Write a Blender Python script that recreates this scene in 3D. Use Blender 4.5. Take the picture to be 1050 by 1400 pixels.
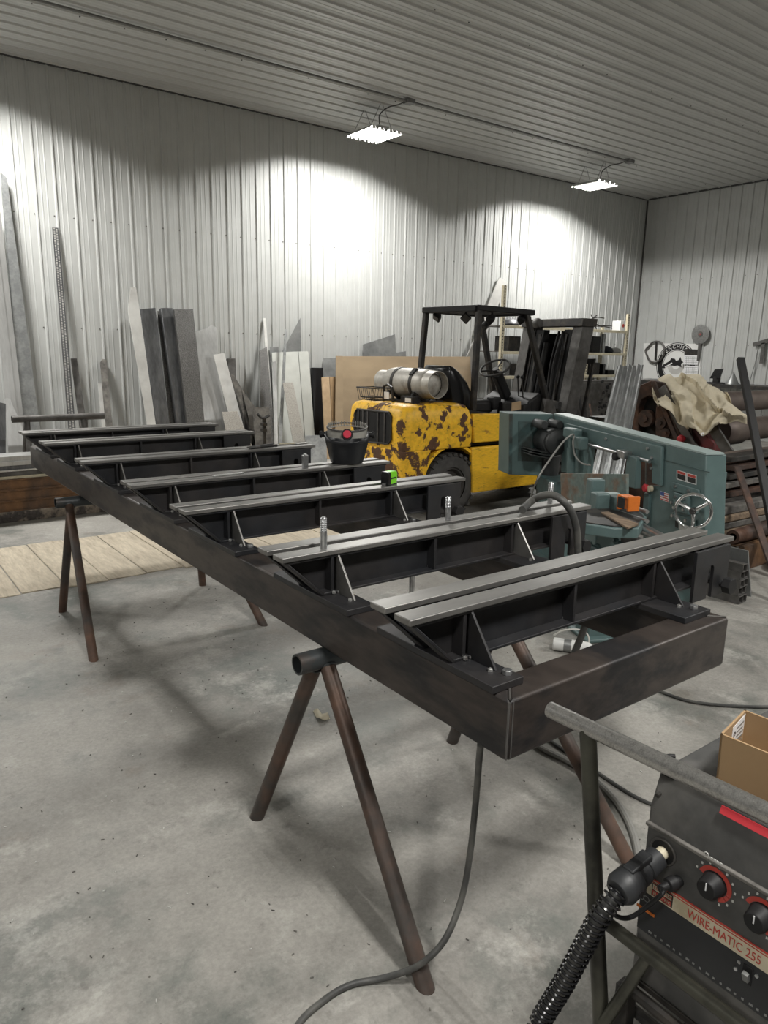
import bpy, bmesh, math, random
from mathutils import Vector, Matrix, noise as mnoise
random.seed(7)
for o in list(bpy.data.objects): bpy.data.objects.remove(o, do_unlink=True)
SC = bpy.context.scene
COL = SC.collection
V = Vector
# ---------------------------------------------------------------- camera
FPX, YAW, PIT, ROL = 997.63, 0.643115, -0.220424, 0.018434
CAM = V((0, 0, 1.65))
_f = V((math.sin(YAW) * math.cos(PIT), math.cos(YAW) * math.cos(PIT), math.sin(PIT)))
_r0 = V((math.cos(YAW), -math.sin(YAW), 0)); _u0 = _r0.cross(_f)
CR = _r0 * math.cos(ROL) + _u0 * math.sin(ROL)
CU = -_r0 * math.sin(ROL) + _u0 * math.cos(ROL)
CF = _f
cd = bpy.data.cameras.new('camera'); co = bpy.data.objects.new('camera', cd); COL.objects.link(co)
cd.sensor_fit = 'VERTICAL'; cd.sensor_height = 36.0; cd.lens = FPX / 1400 * 36.0
cd.clip_start = 0.05; cd.clip_end = 100
m = Matrix.Identity(4)
for i in range(3):
    m[i][0] = CR[i]; m[i][1] = CU[i]; m[i][2] = -CF[i]; m[i][3] = CAM[i]
co.matrix_world = m
SC.camera = co
# ---------------------------------------------------------------- world, exposure
w = bpy.data.worlds.new('world'); SC.world = w; w.use_nodes = True
w.node_tree.nodes['Background'].inputs[0].default_value = (0.5, 0.55, 0.6, 1)
w.node_tree.nodes['Background'].inputs[1].default_value = 0.05
SC.view_settings.view_transform = 'Standard'; SC.view_settings.look = 'None'
SC.view_settings.gamma = 1.0; SC.view_settings.use_curve_mapping = False
SC.view_settings.exposure = 0.0
TUBE_E = 30.0           # glow of the lamp tubes
BAR_W = 45.0            # power of each of the four light bars of a lamp
LAMP_ROWS = [(8.97, (-3.6, 1.22, 6.41, 11.24)), (-0.8, (-3.6, 1.22, 6.41, 11.24))]
# ---------------------------------------------------------------- pixel helpers (1050 x 1400 frame)
def ray(px, py): return CR * ((px - 525) / FPX) - CU * ((py - 700) / FPX) + CF
def PD(px, py, d): return CAM + ray(px, py) * d
def PX(px, py, x): d = ray(px, py); return CAM + d * (x / d.x)
def PY(px, py, y): d = ray(px, py); return CAM + d * (y / d.y)
def PZ(px, py, z): d = ray(px, py); return CAM + d * ((z - CAM.z) / d.z)
def PP(px, py, o, n): d = ray(px, py); return CAM + d * ((V(o) - CAM).dot(n) / d.dot(n))
# ---------------------------------------------------------------- mesh builder
def frame_of(ax):
    ax = ax.normalized()
    t = V((0, 0, 1)) if abs(ax.z) < .9 else V((1, 0, 0))
    a = ax.cross(t).normalized(); b = ax.cross(a).normalized()
    return a, b
class MB:
    def __init__(s): s.v = []; s.f = []
    def add(s, vs, fs):
        o = len(s.v); s.v += [V(p) for p in vs]; s.f += [tuple(i + o for i in f) for f in fs]; return s
    def bx(s, x0, x1, y0, y1, z0, z1, M=None):
        vs = [V((x, y, z)) for z in (z0, z1) for y in (y0, y1) for x in (x0, x1)]
        if M is not None: vs = [M @ p for p in vs]
        return s.add(vs, [(0, 2, 3, 1), (4, 5, 7, 6), (0, 1, 5, 4), (2, 6, 7, 3), (0, 4, 6, 2), (1, 3, 7, 5)])
    def obx(s, c, ax, ay, az, sx, sy, sz):     # oriented box about centre
        M = Matrix((( ax[0], ay[0], az[0], c[0]), (ax[1], ay[1], az[1], c[1]), (ax[2], ay[2], az[2], c[2]), (0, 0, 0, 1)))
        return s.bx(-sx / 2, sx / 2, -sy / 2, sy / 2, -sz / 2, sz / 2, M)
    def prism(s, pts, vec):
        pts = [V(p) for p in pts]; n = len(pts); vec = V(vec)
        fs = [tuple(range(n)), tuple(range(2 * n - 1, n - 1, -1))]
        for i in range(n): j = (i + 1) % n; fs.append((i, i + n, j + n, j))
        return s.add(pts + [p + vec for p in pts], fs)
    def cyl(s, p0, p1, r0, r1=None, n=14, caps=True):
        if r1 is None: r1 = r0
        return s.lathe(p0, V(p1) - V(p0), [(0, r0), (1, r1)], n, caps, unit=True)
    def lathe(s, p0, ax, prof, n=20, caps=True, unit=False, a0=0.0, a1=2 * math.pi):
        p0 = V(p0); ax = V(ax)
        d = ax if unit else ax.normalized()
        a, b = frame_of(ax); vs = []; fs = []; full = abs(a1 - a0 - 2 * math.pi) < 1e-6
        m_ = n if full else n + 1
        for t, r in prof:
            for k in range(m_):
                an = a0 + (a1 - a0) * k / n
                vs.append(p0 + d * t + (a * math.cos(an) + b * math.sin(an)) * r)
        for i in range(len(prof) - 1):
            for k in range(n):
                k2 = (k + 1) % m_
                fs.append((i * m_ + k, i * m_ + k2, (i + 1) * m_ + k2, (i + 1) * m_ + k))
        if caps and full:
            fs.append(tuple(range(m_ - 1, -1, -1))); fs.append(tuple(range((len(prof) - 1) * m_, len(prof) * m_)))
        return s.add(vs, fs)
    def pipe(s, p0, p1, ro, ri, n=18):
        p0 = V(p0); p1 = V(p1); d = p1 - p0
        return s.lathe(p0, d, [(0, ri), (0, ro), (1, ro), (1, ri), (0, ri)], n, False, unit=True)
    def tube(s, pts, r, n=8, closed=False, caps=True):
        pts = [V(p) for p in pts]; N = len(pts); vs = []; fs = []
        a = None
        for i in range(N):
            if closed: t = pts[(i + 1) % N] - pts[i - 1]
            else: t = pts[min(i + 1, N - 1)] - pts[max(i - 1, 0)]
            t.normalize()
            if a is None: a, b = frame_of(t)
            else:
                a = (a - t * a.dot(t)).normalized(); b = t.cross(a)
            rr = r[i] if isinstance(r, (list, tuple)) else r
            for k in range(n):
                an = 2 * math.pi * k / n
                vs.append(pts[i] + (a * math.cos(an) + b * math.sin(an)) * rr)
        for i in range(N if closed else N - 1):
            i2 = (i + 1) % N
            for k in range(n):
                k2 = (k + 1) % n
                fs.append((i * n + k, i * n + k2, i2 * n + k2, i2 * n + k))
        if caps and not closed:
            fs.append(tuple(range(n - 1, -1, -1))); fs.append(tuple(range((N - 1) * n, N * n)))
        return s.add(vs, fs)
    def torus(s, c, ax, R_, r, n=28, k=8, sc=(1, 1)):
        a, b = frame_of(V(ax)); c = V(c)
        return s.tube([c + a * (R_ * sc[0] * math.cos(2 * math.pi * i / n)) + b * (R_ * sc[1] * math.sin(2 * math.pi * i / n)) for i in range(n)], r, k, closed=True)
    def ball(s, c, r, n=12, sc=(1, 1, 1)):
        c = V(c); vs = []; fs = []; h = n // 2
        for i in range(h + 1):
            th = math.pi * i / h
            for k in range(n):
                ph = 2 * math.pi * k / n
                vs.append(c + V((r * sc[0] * math.sin(th) * math.cos(ph), r * sc[1] * math.sin(th) * math.sin(ph), r * sc[2] * math.cos(th))))
        for i in range(h):
            for k in range(n):
                k2 = (k + 1) % n
                fs.append((i * n + k, i * n + k2, (i + 1) * n + k2, (i + 1) * n + k))
        return s.add(vs, fs)
def smooth_path(pts, k=6):
    pts = [V(p) for p in pts]; out = []
    P = [pts[0] * 2 - pts[1]] + pts + [pts[-1] * 2 - pts[-2]]
    for i in range(1, len(P) - 2):
        for j in range(k):
            t = j / k; a, b, c, d = P[i - 1], P[i], P[i + 1], P[i + 2]
            out.append(0.5 * ((2 * b) + (c - a) * t + (2 * a - 5 * b + 4 * c - d) * t * t + (3 * b - a - 3 * c + d) * t ** 3))
    out.append(pts[-1]); return out
# ---------------------------------------------------------------- objects
OFF = {}
def thing(name, label, cat, loc=(0, 0, 0), group=None, kind=None):
    o = bpy.data.objects.new(name, None); COL.objects.link(o); o.location = loc
    o.empty_display_size = .1; o['label'] = label
    if kind: o['kind'] = kind
    else: o['category'] = cat
    if group: o['group'] = group
    OFF[o.name] = V(loc); return o
def tag(o, label, cat=None, group=None, kind=None):
    o['label'] = label
    if cat: o['category'] = cat
    if group: o['group'] = group
    if kind: o['kind'] = kind
    return o
def obj(name, mb, mat, parent=None, bevel=0, label=None, flat=False, solid=0, sub=0):
    if parent is not None: off = OFF[parent.name]
    else:
        xs = [p.x for p in mb.v]; ys = [p.y for p in mb.v]; zs = [p.z for p in mb.v]
        off = V(((min(xs) + max(xs)) / 2, (min(ys) + max(ys)) / 2, min(zs)))
    me = bpy.data.meshes.new(name)
    bm = bmesh.new(); vs = [bm.verts.new(p - off) for p in mb.v]
    for f in mb.f:
        try: bm.faces.new([vs[i] for i in f])
        except ValueError: pass
    bmesh.ops.remove_doubles(bm, verts=bm.verts, dist=1e-6)
    bmesh.ops.recalc_face_normals(bm, faces=bm.faces)
    bm.to_mesh(me); bm.free()
    if not flat:
        me.shade_smooth(); me.set_sharp_from_angle(angle=math.radians(38))
    me.materials.append(M[mat])
    o = bpy.data.objects.new(name, me); COL.objects.link(o)
    if parent is not None: o.parent = parent
    else: o.location = off
    OFF[o.name] = off
    if label: o['label'] = label
    if bevel:
        b = o.modifiers.new('bevel', 'BEVEL'); b.width = bevel; b.segments = 2; b.limit_method = 'ANGLE'; b.angle_limit = math.radians(50); b.harden_normals = False
    if solid:
        b = o.modifiers.new('solid', 'SOLIDIFY'); b.thickness = solid
    if sub:
        b = o.modifiers.new('sub', 'SUBSURF'); b.levels = sub; b.render_levels = sub
    return o
def solo(name, label, cat, mb, mat, bevel=0, group=None, **k):
    return tag(obj(name, mb, mat, None, bevel, **k), label, cat, group)
def copy_tree(src, loc, label=None, group=None):
    r = src.copy(); COL.objects.link(r); r.location = loc; OFF[r.name] = V(loc)
    if label: r['label'] = label
    if group: r['group'] = group
    def rec(a, b):
        for ch in list(a.children):
            c = ch.copy(); COL.objects.link(c); c.parent = b; OFF[c.name] = V(loc); rec(ch, c)
    rec(src, r)
    return r
def text(name, s, org, xd, yd, size, mat, parent, extrude=.0004, align='LEFT', font_sx=1.0, bold=0.0):
    cu = bpy.data.curves.new(name, 'FONT'); cu.body = s; cu.size = size; cu.extrude = extrude; cu.align_x = align; cu.align_y = 'CENTER'
    cu.resolution_u = 3; cu.offset = bold
    t = bpy.data.objects.new('tmp', cu); COL.objects.link(t)
    bpy.context.view_layer.update()
    me = bpy.data.meshes.new_from_object(t.evaluated_get(bpy.context.evaluated_depsgraph_get()))
    bpy.data.objects.remove(t)
    xd = V(xd).normalized(); yd = V(yd); yd = (yd - xd * yd.dot(xd)).normalized(); zd = xd.cross(yd)
    off = OFF[parent.name]
    for v in me.vertices:
        q = v.co.copy(); v.co = V(org) + xd * q.x * font_sx + yd * q.y + zd * q.z - off
    me.materials.clear(); me.materials.append(M[mat])
    o = bpy.data.objects.new(name, me); COL.objects.link(o); o.parent = parent; OFF[o.name] = off
    return o
# ---------------------------------------------------------------- materials
M = {}
def mat(name, col, rough=.5, metal=0.0, col2=None, ns=6.0, lo=.45, hi=.62, det=6.0, st=(1, 1, 1), bump=0.0, bs=None, var=0.0, emit=None, spec=.5, rough2=None, coat=0):
    m = bpy.data.materials.new(name); m.use_nodes = True; nt = m.node_tree; N = nt.nodes; L = nt.links
    b = N['Principled BSDF']
    b.inputs['Base Color'].default_value = (*col, 1); b.inputs['Roughness'].default_value = rough; b.inputs['Metallic'].default_value = metal
    b.inputs['Specular IOR Level'].default_value = spec
    if coat: b.inputs['Coat Weight'].default_value = coat
    if emit:
        b.inputs['Emission Color'].default_value = (*emit[0], 1); b.inputs['Emission Strength'].default_value = emit[1]
    if col2 or var or bump:
        tc = N.new('ShaderNodeTexCoord'); mp = N.new('ShaderNodeMapping'); mp.inputs['Scale'].default_value = st
        L.new(tc.outputs['Object'], mp.inputs[0])
        nz = N.new('ShaderNodeTexNoise'); nz.inputs['Scale'].default_value = ns; nz.inputs['Detail'].default_value = det; nz.inputs['Roughness'].default_value = .62
        L.new(mp.outputs[0], nz.inputs['Vector'])
    if col2:
        mr = N.new('ShaderNodeMapRange'); mr.inputs[1].default_value = lo; mr.inputs[2].default_value = hi; mr.clamp = True
        L.new(nz.outputs['Fac'], mr.inputs[0])
        mx = N.new('ShaderNodeMix'); mx.data_type = 'RGBA'
        mx.inputs[6].default_value = (*col, 1); mx.inputs[7].default_value = (*col2, 1)
        L.new(mr.outputs[0], mx.inputs[0]); src = mx.outputs[2]
        if var:
            n2 = N.new('ShaderNodeTexNoise'); n2.inputs['Scale'].default_value = ns * 4.3; n2.inputs['Detail'].default_value = 4
            L.new(mp.outputs[0], n2.inputs['Vector'])
            m2 = N.new('ShaderNodeMapRange'); m2.inputs[1].default_value = .3; m2.inputs[2].default_value = .7; m2.inputs[3].default_value = 1 - var; m2.inputs[4].default_value = 1 + var
            L.new(n2.outputs['Fac'], m2.inputs[0])
            mm = N.new('ShaderNodeMix'); mm.data_type = 'RGBA'; mm.blend_type = 'MULTIPLY'; mm.inputs[0].default_value = 1
            L.new(src, mm.inputs[6]); L.new(m2.outputs[0], mm.inputs[7]); src = mm.outputs[2]
        L.new(src, b.inputs['Base Color'])
        if rough2 is not None:
            m3 = N.new('ShaderNodeMapRange'); m3.inputs[3].default_value = rough; m3.inputs[4].default_value = rough2
            L.new(mr.outputs[0], m3.inputs[0]); L.new(m3.outputs[0], b.inputs['Roughness'])
    if bump:
        bn = N.new('ShaderNodeBump'); bn.inputs['Strength'].default_value = bump; bn.inputs['Distance'].default_value = .01
        if bs:
            n4 = N.new('ShaderNodeTexNoise'); n4.inputs['Scale'].default_value = bs; n4.inputs['Detail'].default_value = 3
            L.new(mp.outputs[0], n4.inputs['Vector']); L.new(n4.outputs['Fac'], bn.inputs['Height'])
        else: L.new(nz.outputs['Fac'], bn.inputs['Height'])
        L.new(bn.outputs[0], b.inputs['Normal'])
    M[name] = m; return m
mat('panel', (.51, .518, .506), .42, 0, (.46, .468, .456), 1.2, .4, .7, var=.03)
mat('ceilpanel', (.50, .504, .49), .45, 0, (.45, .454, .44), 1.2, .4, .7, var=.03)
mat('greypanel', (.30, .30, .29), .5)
mat('backing', (.5, .5, .5), .8)
mat('trim_shadow', (.06, .06, .06), .7)  # shadow of the ceiling gap, put into the trim's colour
mat('plank', (.56, .49, .38), .85, 0, (.40, .34, .26), 3, .4, .7, st=(6, 1, 1), var=.12, bump=.15)
mat('mill', (.020, .021, .024), .46, .25, (.036, .031, .029), 3.5, .42, .72, var=.22, bump=.03, bs=60, rough2=.55)
mat('tubesteel', (.050, .040, .035), .42, .3, (.020, .019, .020), 4.5, .48, .62, st=(1, .6, 2.2), var=.25, bump=.03, bs=60, rough2=.5)
mat('flat', (.27, .262, .248), .41, .72, (.16, .155, .15), 5, .4, .7, st=(.25, 1, 1), var=.12, bump=.02, bs=80)
mat('weld', (.62, .62, .60), .35, .8, (.25, .23, .22), 60, .45, .6, bump=.4)
mat('bolt', (.62, .63, .64), .28, .9, (.45, .45, .46), 40, .4, .6)
mat('leg', (.055, .047, .042), .5, .3, (.125, .068, .045), 4, .42, .68, var=.2, bump=.06, bs=70)
mat('legdark', (.045, .05, .052), .42, .3, (.13, .075, .05), 3, .5, .7, var=.2, bump=.05, bs=70)
mat('rust', (.072, .044, .029), .75, .1, (.15, .076, .032)
    , 4, .42, .65, var=.3, bump=.15, bs=50)
mat('rustdark', (.05, .033, .027), .65, .2, (.12, .06, .038), 5, .45, .65, var=.25, bump=.15, bs=40)
mat('splat', (.24, .20, .16), .85, 0, (.07, .06, .055), 9, .45, .55, var=.35)
mat('grey', (.30, .305, .30), .45, .6, (.20, .205, .205), 3, .4, .65, var=.1)
mat('greydark', (.15, .152, .156), .42, .6, (.09, .092, .096), 4, .4, .65, st=(3, 3, .5), var=.15)
mat('alu', (.68, .68, .67), .32, .85, (.55, .55, .54), 4, .4, .65, st=(3, 3, .3), var=.06)
mat('alupaint', (.58, .575, .55), .5, .2, (.44, .43, .41), 2.5, .4, .7, var=.06)
mat('palegreen', (.50, .51, .475), .5, .1, (.43, .44, .41), 2, .4, .7, var=.04)
mat('galv', (.40, .41, .41), .4, .7, (.30, .31, .31), 9, .4, .6, var=.1)
mat('tread', (.17, .166, .16), .42, .6, (.085, .083, .08), 140, .46, .54, det=1, bump=.5)
mat('treadpale', (.50, .48, .44), .48, .45, (.33, .31, .28), 150, .46, .54, det=1, bump=.5)
mat('cardboard', (.335, .22, .115), .85, 0, (.27, .175, .09), 2.2, .4, .65, var=.05, bump=.02)
mat('cardpale', (.47, .34, .21), .85, 0, (.38, .27, .16), 4, .4, .65, var=.06)
mat('plywood', (.28, .21, .13), .8, 0, (.22, .162, .10), 1.4, .38, .7, st=(.6, 1, 1.4), var=.06)
mat('wood', (.25, .18, .12), .85, 0, (.13, .095, .065), 5, .4, .65, st=(5, 1, 5), var=.2, bump=.1)
mat('yellow', (.95, .54, .03), .45, 0, (.105, .05, .026), 6.0, .53, .556, det=14, var=.2, bump=.1, rough2=.8)
mat('yellowrust', (.95, .54, .03), .5, 0, (.105, .05, .026), 6.5, .475, .515, det=14, var=.2, bump=.1, rough2=.8)
mat('yellowclean', (.95, .55, .035), .42, 0, (.50, .26, .03), 6, .58, .66, det=8, st=(1, 1, 4), var=.12, rough2=.7)
mat('rubber', (.075, .072, .068), .85, 0, (.045, .043, .041), 6, .4, .6, var=.1)
mat('black', (.011, .011, .012), .55, 0, (.019, .018, .0175), 7, .4, .65, spec=.3)
mat('blackgloss', (.010, .010, .011), .22, 0)
mat('iron', (.03, .029, .028), .5, .4, (.065, .056, .048), 9, .45, .65, var=.2, bump=.05, bs=50)
mat('ironpale', (.115, .11, .105), .5, .4, (.06, .055, .05), 4, .45, .65, var=.2)
mat('tank', (.46, .44, .40), .48, .3, (.30, .27, .23), 8, .5, .66, var=.1)
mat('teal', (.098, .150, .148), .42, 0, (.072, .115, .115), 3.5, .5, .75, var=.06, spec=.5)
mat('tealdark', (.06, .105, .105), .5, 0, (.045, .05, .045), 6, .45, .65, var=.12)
mat('tealedge', (.30, .37, .36), .4, 0)  # paler copy of teal; paints the highlight on top of the saw arm
mat('tealrust', (.13, .17, .155), .55, .1, (.16, .10, .065), 7, .45, .6, var=.2)
mat('motor', (.035, .037, .038), .5, .2, (.05, .052, .052), 8, .4, .6)
mat('chrome', (.80, .80, .80), .12, 1.0)
mat('steel', (.45, .45, .45), .28, .9, (.33, .33, .33), 30, .4, .6)
mat('white', (.72, .72, .70), .55)
mat('whitewire', (.60, .59, .55), .5)
mat('red', (.45, .03, .04), .45)
mat('redbright', (.60, .035, .07), .35)
mat('reddark', (.14, .022, .022), .55, 0, (.06, .02, .018), 8, .45, .6)
mat('orange', (.66, .17, .02), .4, 0, (.50, .12, .02), 12, .5, .65)
mat('lime', (.20, .66, .02), .35)
mat('blue', (.05, .08, .25), .5)
mat('helmet', (.012, .013, .016), .35, 0, (.02, .021, .023), 5, .4, .65)
mat('headgear', (.30, .29, .26), .5)
mat('canvas', (.62, .555, .42), .9, 0, (.44, .36, .24), 3.2, .52, .76, var=.07, bump=.06, bs=26)
mat('rollsteel', (.17, .135, .115), .5, .35, (.11, .085, .075), 2.5, .4, .65, var=.1)
mat('cream', (.55, .50, .37), .55, 0, (.43, .38, .27), 7, .45, .65, var=.06)
mat('lampwhite', (.72, .72, .71), .5)
mat('reflector', (.32, .32, .315), .6)
mat('tubeglow', (.9, .9, .9), .5, emit=((1.0, .985, .94), TUBE_E))
mat('conduit', (.20, .20, .195), .5, .4)
mat('welder', (.060, .059, .057), .55, .1, (.095, .091, .085), 8, .45, .65, var=.15)
mat('welderpanel', (.022, .023, .025), .5)
mat('creamstripe', (.56, .50, .37), .55, 0, (.40, .34, .23), 18, .5, .65)
mat('redprint', (.42, .05, .035), .55)
mat('olive', (.072, .071, .056), .40, .5, (.034, .033, .028), 6, .45, .62, var=.2)
mat('piperail', (.46, .45, .435), .30, .9, (.30, .293, .28), 90, .5, .7, var=.2, bump=.05, bs=90)
mat('cable', (.05, .05, .048), .55, 0, (.09, .088, .08), 10, .45, .6)
mat('cablegrey', (.22, .215, .20), .6)
mat('fabric_dark', (.04, .045, .055), .9)
mat('paper', (.74, .74, .75), .7)
mat('label_black', (.012, .012, .012), .5)
mat('grime', (.16, .15, .135), .8, 0, (.07, .065, .06), 7, .42, .62, var=.2)
# concrete with stains, pale scuffs, fine grit
def concrete():
    m = bpy.data.materials.new('concrete'); m.use_nodes = True; nt = m.node_tree; N = nt.nodes; L = nt.links
    b = N['Principled BSDF']; b.inputs['Specular IOR Level'].default_value = .4
    tc = N.new('ShaderNodeTexCoord')
    def nz(s, d, r=.6):
        n = N.new('ShaderNodeTexNoise'); n.inputs['Scale'].default_value = s; n.inputs['Detail'].default_value = d; n.inputs['Roughness'].default_value = r
        L.new(tc.outputs['Object'], n.inputs['Vector']); return n.outputs['Fac']
    def mr(src, a, b_, c=0., d=1.):
        n = N.new('ShaderNodeMapRange'); n.inputs[1].default_value = a; n.inputs[2].default_value = b_; n.inputs[3].default_value = c; n.inputs[4].default_value = d
        L.new(src, n.inputs[0]); return n.outputs[0]
    def mix(f, a, c, mode='MIX'):
        n = N.new('ShaderNodeMix'); n.data_type = 'RGBA'; n.blend_type = mode
        for s, k in ((f, 0), (a, 6), (c, 7)):
            if isinstance(s, (tuple, float, int)):
                n.inputs[k].default_value = s if k == 0 else (*s, 1)
            else: L.new(s, n.inputs[k])
        return n.outputs[2]
    c = mix(mr(nz(.55, 5), .38, .66), (.255, .243, .222), (.345, .331, .302))
    c = mix(mr(nz(.9, 8, .7), .50, .66, 0, .6), c, (.15, .142, .13))
    c = mix(mr(nz(1.7, 8, .68), .49, .66, 0, .95), c, (.125, .135, .122))
    c = mix(mr(nz(3.2, 8, .75), .54, .68, 0, .75), c, (.42, .408, .375))
    c = mix(mr(nz(11, 8, .75), .58, .74, 0, .55), c, (.10, .094, .088))
    c = mix(mr(nz(2.6, 6, .7), .60, .72, 0, .35), c, (.20, .145, .105))
    g = mr(nz(70, 4, .7), .3, .7, .84, 1.13)
    c = mix(1.0, c, g, 'MULTIPLY')
    vr = N.new('ShaderNodeTexVoronoi'); vr.inputs['Scale'].default_value = 16
    L.new(tc.outputs['Object'], vr.inputs['Vector'])
    c = mix(mr(vr.outputs['Distance'], .03, .05, .6, 0), c, (.09, .086, .082))
    # saw-cut joint
    sx = N.new('ShaderNodeSeparateXYZ'); L.new(tc.outputs['Object'], sx.inputs[0])
    def ab(src, off):
        a = N.new('ShaderNodeMath'); a.operation = 'ADD'; a.inputs[1].default_value = -off; L.new(src, a.inputs[0])
        q = N.new('ShaderNodeMath'); q.operation = 'ABSOLUTE'; L.new(a.outputs[0], q.inputs[0]); return q.outputs[0]
    c = mix(mr(ab(sx.outputs[0], .50), .002, .007, .45, 0), c, (.12, .115, .11))
    L.new(c, b.inputs['Base Color'])
    L.new(mr(nz(1.7, 8, .68), .4, .7, .62, .42), b.inputs['Roughness'])
    bn = N.new('ShaderNodeBump'); bn.inputs['Strength'].default_value = .12; bn.inputs['Distance'].default_value = .01
    L.new(nz(38, 6, .7), bn.inputs['Height']); L.new(bn.outputs[0], b.inputs['Normal'])
    M['concrete'] = m
concrete()
# ================================================================ the room
YB, XR, ZC = 10.171, 14.597, 4.897
XL, YF = -6.2, -8.0
PITCH = 0.2286
fl_ = MB().bx(XL, XR, YF, YB, -.12, 0)
floor = obj('floor', fl_, 'concrete', flat=True); tag(floor, 'stained grey concrete shop floor', kind='structure')
for k in range(15):                     # timber planks let into the floor
    x = -.28 + .282 * k
    obj('plank', MB().bx(x + .004, x + .278, 5.15 + .02 * math.sin(k * 2.1), 6.45, -.03, .006 + .002 * (k % 3)), 'plank', floor, .003)
def profile(n):
    P = []
    for k in range(n):
        a = k * PITCH
        P += [(a, 0), (a + .022, 0), (a + .034, .019), (a + .047, .019), (a + .059, 0),
              (a + .098, 0), (a + .104, .0035), (a + .114, .0035), (a + .120, 0),
              (a + .160, 0), (a + .166, .0035), (a + .176, .0035), (a + .182, 0)]
    P.append((n * PITCH + .02, -.0006)); return P
def panel_mesh(name, n, length, mt):
    me = bpy.data.meshes.new(name); P = profile(n); vs = []; fs = []
    for u, h in P: vs += [(u, -h, 0), (u, -h, length)]
    for i in range(len(P) - 1): fs.append((2 * i, 2 * i + 2, 2 * i + 3, 2 * i + 1))
    me.from_pydata(vs, [], fs); me.materials.append(M[mt]); return me
def wall(name, label, box, me, start, direction, count, rot, step):
    w = obj(name, MB().bx(*box), 'backing', flat=True); tag(w, label, kind='structure')
    off = OFF[w.name]
    for k in range(count):
        p = bpy.data.objects.new('wall_panel', me); COL.objects.link(p); p.parent = w
        p.location = V(start) + V(direction) * (step * k) - off; p.rotation_euler = rot
    return w
pm = panel_mesh('wall_panel', 4, ZC, 'panel')
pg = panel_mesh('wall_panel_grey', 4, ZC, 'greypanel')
X0 = 2.0141 - .040 - 36 * PITCH
wb = wall('wall_back', 'white ribbed steel wall behind the forklift', (XL, XR + .2, YB + .03, YB + .15, -.12, ZC + .1), pm, (X0, YB, 0), (1, 0, 0), 23, (0, 0, 0), 4 * PITCH)
wr = wall('wall_right', 'white ribbed steel wall with round sign and saw disc', (XR + .03, XR + .15, YF, YB + .15, -.12, ZC + .1), pm, (XR, YB, 0), (0, -1, 0), 20, (0, 0, -math.pi / 2), 4 * PITCH)
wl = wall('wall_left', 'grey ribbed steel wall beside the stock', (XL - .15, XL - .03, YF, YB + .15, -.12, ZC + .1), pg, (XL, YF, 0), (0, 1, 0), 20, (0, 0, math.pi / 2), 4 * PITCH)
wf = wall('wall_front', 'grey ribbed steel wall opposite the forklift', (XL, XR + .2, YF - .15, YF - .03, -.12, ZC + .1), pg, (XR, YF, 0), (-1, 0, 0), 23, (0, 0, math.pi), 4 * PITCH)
cm = panel_mesh('ceiling_panel', 4, XR - XL, 'ceilpanel')
cl = obj('ceiling', MB().bx(XL - .15, XR + .15, YF - .15, YB + .15, ZC + .03, ZC + .15), 'backing', flat=True); tag(cl, 'white ribbed steel ceiling', kind='structure')
for k in range(20):
    p = bpy.data.objects.new('ceiling_panel', cm); COL.objects.link(p); p.parent = cl
    # local x -> -Y , local -y (rib) -> -Z , local z -> X
    R3 = Matrix(((0, 0, 1), (-1, 0, 0), (0, 1, 0))).to_4x4()
    p.matrix_local = Matrix.Translation(V((XL, YB - 4 * PITCH * k, ZC)) - OFF[cl.name]) @ R3
# trims along the joints; the ceiling ones take the gap's shadow as their colour
t = obj('trim_1', MB().bx(XL, XR, YB - .035, YB, ZC - .03, ZC - .004), 'trim_shadow'); tag(t, 'trim coloured as the shadow line where back wall meets ceiling', kind='structure')
t = obj('trim_2', MB().bx(XR - .035, XR, YF, YB - .04, ZC - .03, ZC - .004), 'trim_shadow'); tag(t, 'trim coloured as the shadow line where right wall meets ceiling', kind='structure')
t = obj('trim_3', MB().bx(XR - .035, XR - .002, YB - .03, YB - .002, 0, ZC - .04), 'ironpale'); tag(t, 'grey corner trim between the two walls', kind='structure')
# screw rows
def screws(parent, pts, ax):
    mb = MB()
    for p in pts: mb.cyl(p, V(p) + V(ax) * .008, .0085, .006, 6)
    o = obj('screw_row', mb, 'ironpale', parent); o['kind'] = 'stuff'
for zz in (3.177, 1.834, .5):
    screws(wb, [(2.0141 + k * PITCH - .032, YB, zz) for k in range(-8, 55)], (0, -1, 0))
    screws(wr, [(XR, YB - .08 - k * PITCH, zz) for k in range(0, 40)], (-1, 0, 0))
tr = MB()
for yy in (8.6, 6.2): 
    for k in range(-3, 28): tr.cyl((2.0 + k * .45, yy - .01, ZC - .001), (2.0 + k * .45, yy - .01, ZC - .01), .0085, .006, 6)
o = obj('screw_row', tr, 'ironpale', cl); o['kind'] = 'stuff'
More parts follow.
